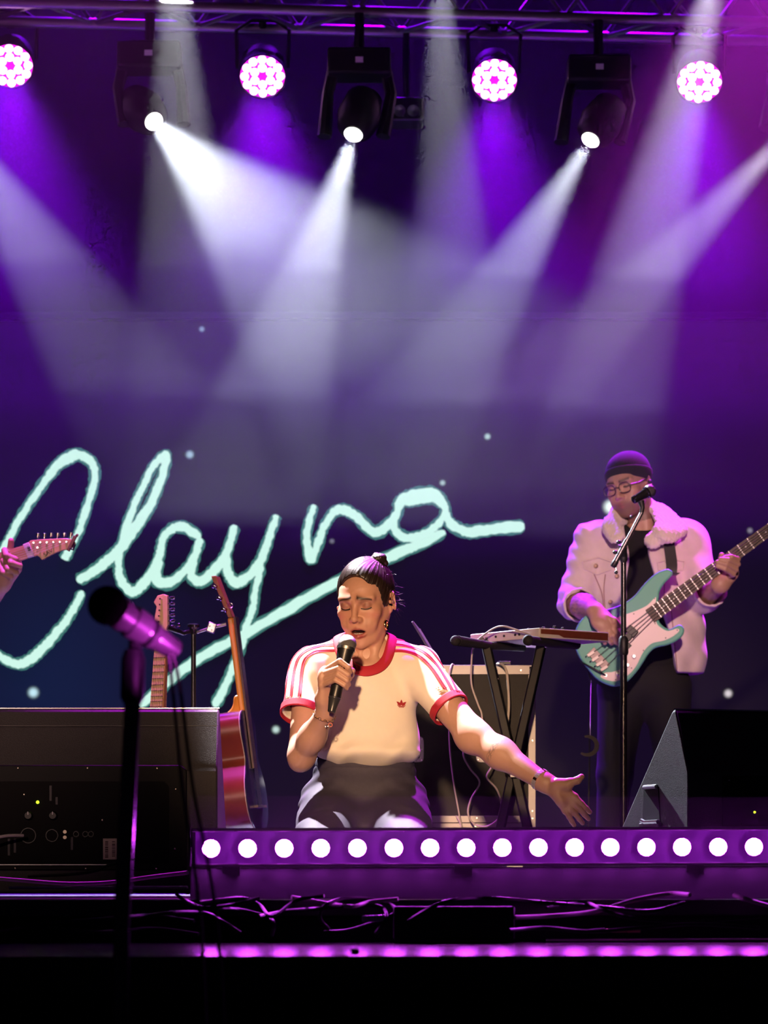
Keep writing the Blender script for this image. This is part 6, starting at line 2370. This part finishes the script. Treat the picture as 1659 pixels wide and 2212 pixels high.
# ------------------------------------------------------------------ vocal microphone stand of the bass player
DV = 10.95
ms = thing('microphone_stand', 'black boom microphone stand in front of the bass player', 'microphone stand', Vector((P(1347, 0, DV).x, DV, 0)))
xm = P(1347, 0, DV).x
MB().tube([Vector((xm, DV, 0.06)), Vector((xm, DV, P(0, 1400, DV).z))], 0.0125, 14).build('lower_tube', GLOSSB, ms)
MB().tube([Vector((xm, DV, P(0, 1405, DV).z)), Vector((xm, DV, P(0, 1205, DV).z))], 0.0095, 14).build('upper_tube', GLOSSB, ms)
MB().lathe(Vector((xm, DV, P(0, 1415, DV).z)), (0, 0, 1), [(0, 0.014), (0.008, 0.017), (0.055, 0.017), (0.065, 0.012)], 16).build('clutch', BLACK, ms)
MB().lathe(Vector((xm, DV, P(0, 1215, DV).z)), (0, 0, 1), [(0, 0.010), (0.010, 0.014), (0.03, 0.014), (0.05, 0.008)], 14).build('boom_joint', BLACK, ms)
b0, b1 = P(1329, 1215, DV - 0.03), P(1386, 1108, DV - 0.02)
MB().tube([b0, b0.lerp(b1, 0.45)], 0.0098, 12).build('boom_outer', mat('boom_chrome', (0.30, 0.28, 0.32), 0.22, 0.9), ms)
MB().tube([b0.lerp(b1, 0.43), b1], 0.0072, 12).build('boom_inner', mat('boom_chrome', (0.3, 0.28, 0.32), 0.22, 0.9), ms)
MB().lathe(b0, b0 - b1, [(-0.004, 0.0108), (0.014, 0.0112), (0.018, 0.008)], 14).build('boom_end', BLACK, ms)
MB().tube([b0 + Vector((0.002, 0, -0.012)), b0 + Vector((0.003, 0, -0.03))], 0.0025, 6).build('knob_stem', STEEL, ms)
MB().sphere(b0 + Vector((0.003, 0, -0.034)), 0.0065, 12, 8).build('knob', BLACK, ms)
for q in (P(1337, 1171, DV - .04), P(1329, 1193, DV - .04)):
    MB().sphere(q, 0.009, 12, 8, (1, 1, 0.8)).build('clamp_knob', BLACK, ms)
MB().tube([P(1345, 1176, DV - .02), P(1347, 1205, DV)], [0.016, 0.012], 12).build('clamp_body', BLACK, ms)
MB().sphere(P(1364, 1116, DV - .03), 0.0055, 10, 8).build('knob', BLACK, ms)
for k, yk in enumerate((1375, 1395)):
    MB().box(P(1356, yk, DV - 0.002), (0.010, 0.006, 0.010), Matrix.Rotation(0.78, 3, 'Y')).build('drink_clip', BLACK, ms)
for a in (0.4, 2.5, 4.6):
    MB().tube([Vector((xm, DV, 0.10)), Vector((xm + 0.30 * math.cos(a), DV + 0.30 * math.sin(a), 0.012))], 0.009, 10).build('leg', GLOSSB, ms)
MB().lathe(Vector((xm, DV, 0.055)), (0, 0, 1), [(0, 0.02), (0.07, 0.022), (0.08, 0.014)], 14).build('leg_hub', BLACK, ms)
vm = thing('vocal_microphone', 'dark vocal microphone on the boom by the bass player\'s cheek', 'microphone', P(1385, 1072, DV))
t0, t1_ = P(1367, 1081, DV - 0.03), P(1399, 1063, DV - 0.01)
ax = (t1_ - t0).normalized()
MB().lathe(t0, ax, [(0, 0.010), (0.002, 0.013), (0.012, 0.014), (0.014, 0.0125), (0.052, 0.0165), (0.056, 0.0175), (0.058, 0.021), (0.064, 0.021)], 22).build('handle', GLOSSB, vm)
MB().sphere(t0 + ax * 0.073, 0.0225, 20, 14).build('mesh_ball', mat('dark_grille', (0.10, 0.09, 0.11), 0.45, 0.8, bump=0.8, bscale=900), vm)
MB().tube([P(1384, 1082, DV - .02), P(1388, 1096, DV - .02), P(1385, 1110, DV - .02)], [0.012, 0.008, 0.007], 10).build('clip', BLACK, vm)
# curved glossy band hanging behind the open hand
bnd = []
for k in range(19):
    a = math.radians(105 - k * 13)
    bnd.append(P(1268 + 21 * math.cos(a), 1611 - 20 * math.sin(a), 10.9))
vs, fs = [], []
for i, q in enumerate(bnd):
    w_ = 0.004 + 0.004 * math.sin(i / 18 * math.pi)
    cdir = (q - P(1268, 1611, 10.9)).normalized()
    vs += [q - cdir * w_ + Vector((0, -0.01, 0)), q + cdir * w_ + Vector((0, -0.01, 0)), q + cdir * w_ + Vector((0, 0.012, 0)), q - cdir * w_ + Vector((0, 0.012, 0))]
for i in range(18):
    a = i * 4
    for k in range(4):
        fs.append((a + k, a + (k + 1) % 4, a + 4 + (k + 1) % 4, a + 4 + k))
fs += [(3, 2, 1, 0), (72, 73, 74, 75)]
hb = thing('headphone_band', 'glossy dark curved headband hanging on a thin wire beyond her open hand', 'headband', P(1272, 1612, 10.9))
MB().add(vs, fs).build('band', mat('glossy_band', (0.02, 0.012, 0.03), 0.12, spec=0.8), hb)
MB().tube(catmull([P(1275, 1592, 10.9), P(1275, 1560, 10.95), P(1276, 1500, 11.2), P(1277, 1470, 11.6)], 5), 0.0012, 5).build('wire', mat('grey_wire', (0.35, 0.34, 0.35), 0.5), hb)

# ------------------------------------------------------------------ guitars on a stand at the left
DG = 10.7
gs = thing('guitar_stand', 'black upright guitar stand with two neck cradles', 'guitar stand', Vector((P(418, 0, DG).x, DG, 0)))
xg = P(418, 0, DG).x
MB().tube([Vector((xg, DG, 0.05)), P(418, 1368, DG)], 0.0085, 12).build('pole', BLACKM, gs)
MB().lathe(P(418, 1370, DG), (0, 0, 1), [(0, 0.011), (0.016, 0.013), (0.022, 0.020), (0.032, 0.021), (0.036, 0.012)], 16).build('pole_top', GLOSSB, gs)
MB().tube([P(416, 1362, DG), P(396, 1368, DG - .02), P(362, 1355, DG - .04)], [0.007, 0.008, 0.010], 10).build('cradle_arm', BLACKM, gs)
MB().tube([P(426, 1366, DG), P(450, 1358, DG - .02), P(488, 1348, DG - .03)], [0.005, 0.005, 0.006], 10).build('cradle_arm', mat('pale_steel', (0.6, 0.58, 0.56), 0.35, 0.8), gs)
MB().box(P(457, 1356, DG - .03), (0.014, 0.012, 0.017), Matrix.Rotation(0.3, 3, 'Y')).build('clamp', STEEL, gs, bevel=0.003)
for (x, y) in ((452, 1352), (462, 1352), (457, 1361)):
    MB().lathe(P(x, y, DG - .045), (0, -1, 0), [(0, 0.003), (0.002, 0.002)], 8).build('clamp_screw', CHROME, gs)
MB().lathe(P(384, 1352, DG - .02), (0.4, -1, 0.2), [(0, 0.006), (0.012, 0.007), (0.016, 0.004)], 10).build('wing_nut', CHROME, gs)
for a in (0.5, 2.6, 4.7):
    MB().tube([Vector((xg, DG, 0.09)), Vector((xg + 0.26 * math.cos(a), DG + 0.26 * math.sin(a), 0.012))], 0.009, 8).build('leg', BLACKM, gs)

# maple-necked electric guitar, headstock up, seen at an angle
eg = thing('electric_guitar', 'maple necked electric guitar standing upright behind the left monitor', 'guitar', Vector((P(338, 0, DG).x, DG, 0.05)))
MAPLEB = mat('pale_maple', (0.85, 0.58, 0.28), 0.4, noise=0.08, nscale=30)
MAPLES = mat('amber_maple', (0.60, 0.28, 0.09), 0.4)
gn = Vector((-0.42, -0.90, 0.04)).normalized()       # face normal
gside = Vector((0.90, -0.42, 0))                     # towards the tuners
top_, bot_ = P(353, 1283, DG), P(338, 1530, DG)
gax = (top_ - P(347, 1366, DG)).normalized()


def EG(px, py, sx, out=0.0):
    """Point on the guitar face: base on the neck axis at a pixel, sx metres to the tuner side."""
    return P(px, py, DG) + gside * sx + gn * out


hs_out = [EG(347, 1368, -0.020), EG(345, 1350, -0.026), EG(349, 1310, -0.020), EG(348, 1300, -0.029), EG(352, 1286, -0.022), EG(354, 1283, -0.004), EG(356, 1286, 0.008), EG(350, 1362, 0.022)]
MB().prism(hs_out, -gn * 0.014).build('headstock', MAPLEB, eg, bevel=0.002)
MB().prism([EG(347.5, 1366, -0.022), EG(347.5, 1366, 0.022), EG(338, 1540, 0.026), EG(338, 1540, -0.026)], -gn * 0.024).build('neck', MAPLES, eg, bevel=0.005)
MB().prism([EG(347.5, 1367, -0.020, .0008), EG(347.5, 1367, 0.020, .0008), EG(336, 1545, 0.024, .0008), EG(336, 1545, -0.024, .0008)], -gn * 0.0012).build('fretboard', MAPLEB, eg, smooth=False)
for k in range(1, 16):
    u = (1 - 2 ** (-k / 12)) * 1.9
    if u < 1:
        px, py = 347.5 + (336 - 347.5) * u, 1367 + (1545 - 1367) * u
        MB().bar(EG(px, py, -0.023, .001), EG(px, py, 0.023, .001), 0.0022, 0.0018).build('fret', BLACKM, eg)
for k in range(6):
    py = 1292 + k * 12.4
    px = 355 - k * 0.9
    MB().lathe(EG(px, py, 0.010 + k * 0.002, -0.007), gside, [(0, 0.003), (0.012, 0.003), (0.013, 0.0062), (0.024, 0.0062), (0.026, 0.003)], 10).build('tuning_peg', CHROME, eg)
    MB().lathe(EG(px - 3, py + 2, -0.006, 0), gn, [(0, 0.0035), (0.010, 0.003)], 8).build('tuning_post', CHROME, eg)
ctr = Vector((P(326, 0, DG).x, DG, 0))
bod = []
for k in range(40):
    a = 2 * math.pi * k / 40
    r = 0.165 + 0.028 * math.cos(2 * a) - 0.022 * math.cos(4 * a)
    bod.append(ctr + gside * (r * math.cos(a) * 0.92) + Vector((0, 0, 0.27 + r * 1.25 * math.sin(a))) - gn * 0.0)
MB().prism(bod, -gn * 0.044).build('body', mat('sunburst_lacquer', (0.25, 0.06, 0.02), 0.2, coat=0.5), eg, bevel=0.006)
for k in range(6):
    v = (-0.5 + k / 5) * 0.034
    MB().tube([EG(347.5, 1366, v * 0.9, 0.004), ctr + gside * v * 1.4 + Vector((0, 0, 0.16)) + gn * 0.008], 0.0005, 4).build('string', STRG, eg)

# acoustic guitar seen from its side
ag = thing('acoustic_guitar', 'mahogany acoustic guitar standing edge-on beside the left monitor', 'guitar', Vector((P(520, 0, DG).x, DG, 0.04)))
MAHO = mat('mahogany', (0.17, 0.032, 0.020), 0.25, noise=0.25, nscale=18, coat=0.4)
NECKO = mat('amber_neck', (0.85, 0.36, 0.05), 0.35)
AN = Vector((0.985, -0.17, 0.0)).normalized()
lean = P(472, 1290, DG) - P(533, 1770, DG)
AZ = lean.normalized()
AN = (AN - AZ * AN.dot(AZ)).normalized()
AW = AZ.cross(AN).normalized()
A0 = P(563, 1800, DG)                # bottom of the soundboard plane


def AG(w, z, n=0.0):
    return A0 + AW * w + AZ * z + AN * n


half = [(0.0, 0.0), (0.08, 0.012), (0.14, 0.05), (0.165, 0.11), (0.155, 0.17), (0.115, 0.225), (0.098, 0.255), (0.105, 0.295), (0.118, 0.34), (0.110, 0.385), (0.075, 0.412), (0.03, 0.418)]
ol = half + [(-w, z) for w, z in reversed(half[1:])]
ol = [(v.x, v.y) for v in catmull([Vector((w, z, 0)) for w, z in ol], 4, closed=True)]
MB().prism([AG(w, z) for w, z in ol], -AN * 0.092).build('body', MAHO, ag, bevel=0.003, angle=50)
MB().prism([AG(w * 0.99, z * 0.99 + 0.002, 0.0005) for w, z in ol], AN * 0.003).build('soundboard', mat('dark_soundboard', (0.02, 0.02, 0.035), 0.2, coat=0.6), ag, smooth=False)
MB().prism([AG(w * 1.004, z * 1.004 - 0.001, -0.002) for w, z in ol], AN * 0.0022).build('binding', mat('pale_binding', (0.55, 0.45, 0.40), 0.4), ag, smooth=False)
MB().prism([AG(-0.022, 0.415, 0.004), AG(0.022, 0.415, 0.004), AG(0.020, 0.735, 0.004), AG(-0.020, 0.735, 0.004)], -AN * 0.021).build('neck', NECKO, ag, bevel=0.007, seg=3)
MB().prism([AG(-0.026, 0.22, 0.005), AG(0.026, 0.22, 0.005), AG(0.0215, 0.735, 0.005), AG(-0.0215, 0.735, 0.005)], AN * 0.007).build('fretboard', FRB, ag, smooth=False)
hl = Field()
for k in range(7):
    u = k / 6
    n_ = -0.02 - 0.055 * (1 - math.sqrt(max(0, 1 - (1 - u) ** 2)))
    hl.u(cone(A3(AG(0, 0.405 + 0.055 * u, -0.012)), A3(AG(0, 0.405 + 0.055 * u, n_)), 0.017, 0.014), 0.006)
link('heel', hl.mesh(0.004), NECKO, ag)
hd_ = (AZ - AN * 0.26).normalized()
hq_ = [AG(-0.022, 0.735, 0.003), AG(0.022, 0.735, 0.003), AG(0.033, 0.735, 0.003) + hd_ * 0.15, AG(-0.033, 0.735, 0.003) + hd_ * 0.15]
hso = MB().prism(hq_, -AN * 0.016).build('headstock', mat('headstock_brown', (0.35, 0.10, 0.03), 0.35), ag, bevel=0.002)
for k in range(3):
    for sd_ in (-1, 1):
        q = AG(sd_ * 0.028, 0.735, -0.012) + hd_ * (0.03 + 0.042 * k)
        MB().lathe(q, (AW * sd_), [(0, 0.004), (0.010, 0.003), (0.011, 0.007), (0.020, 0.007), (0.022, 0.003)], 10).build('tuning_peg', CHROME, ag)
        MB().lathe(q - AN * 0.004, -AN, [(0, 0.006), (0.008, 0.005)], 8).build('tuner_gear', CHROME, ag)
MB().torus(P(497, 1308, DG - .03), (0.2, -1, 0.3), 0.009, 0.0009, 16, 5).build('string_curl', STRG, ag)
for k in range(6):
    v = (-0.5 + k / 5) * 0.036
    MB().tube([AG(v, 0.735, 0.014), AG(v * 1.4, 0.09, 0.012)], 0.0006, 4).build('string', STRG, ag)
MB().bar(AG(-0.07, 0.09, 0.006), AG(0.07, 0.09, 0.006), 0.024, 0.008, up=tuple(AZ)).build('bridge', FRB, ag)
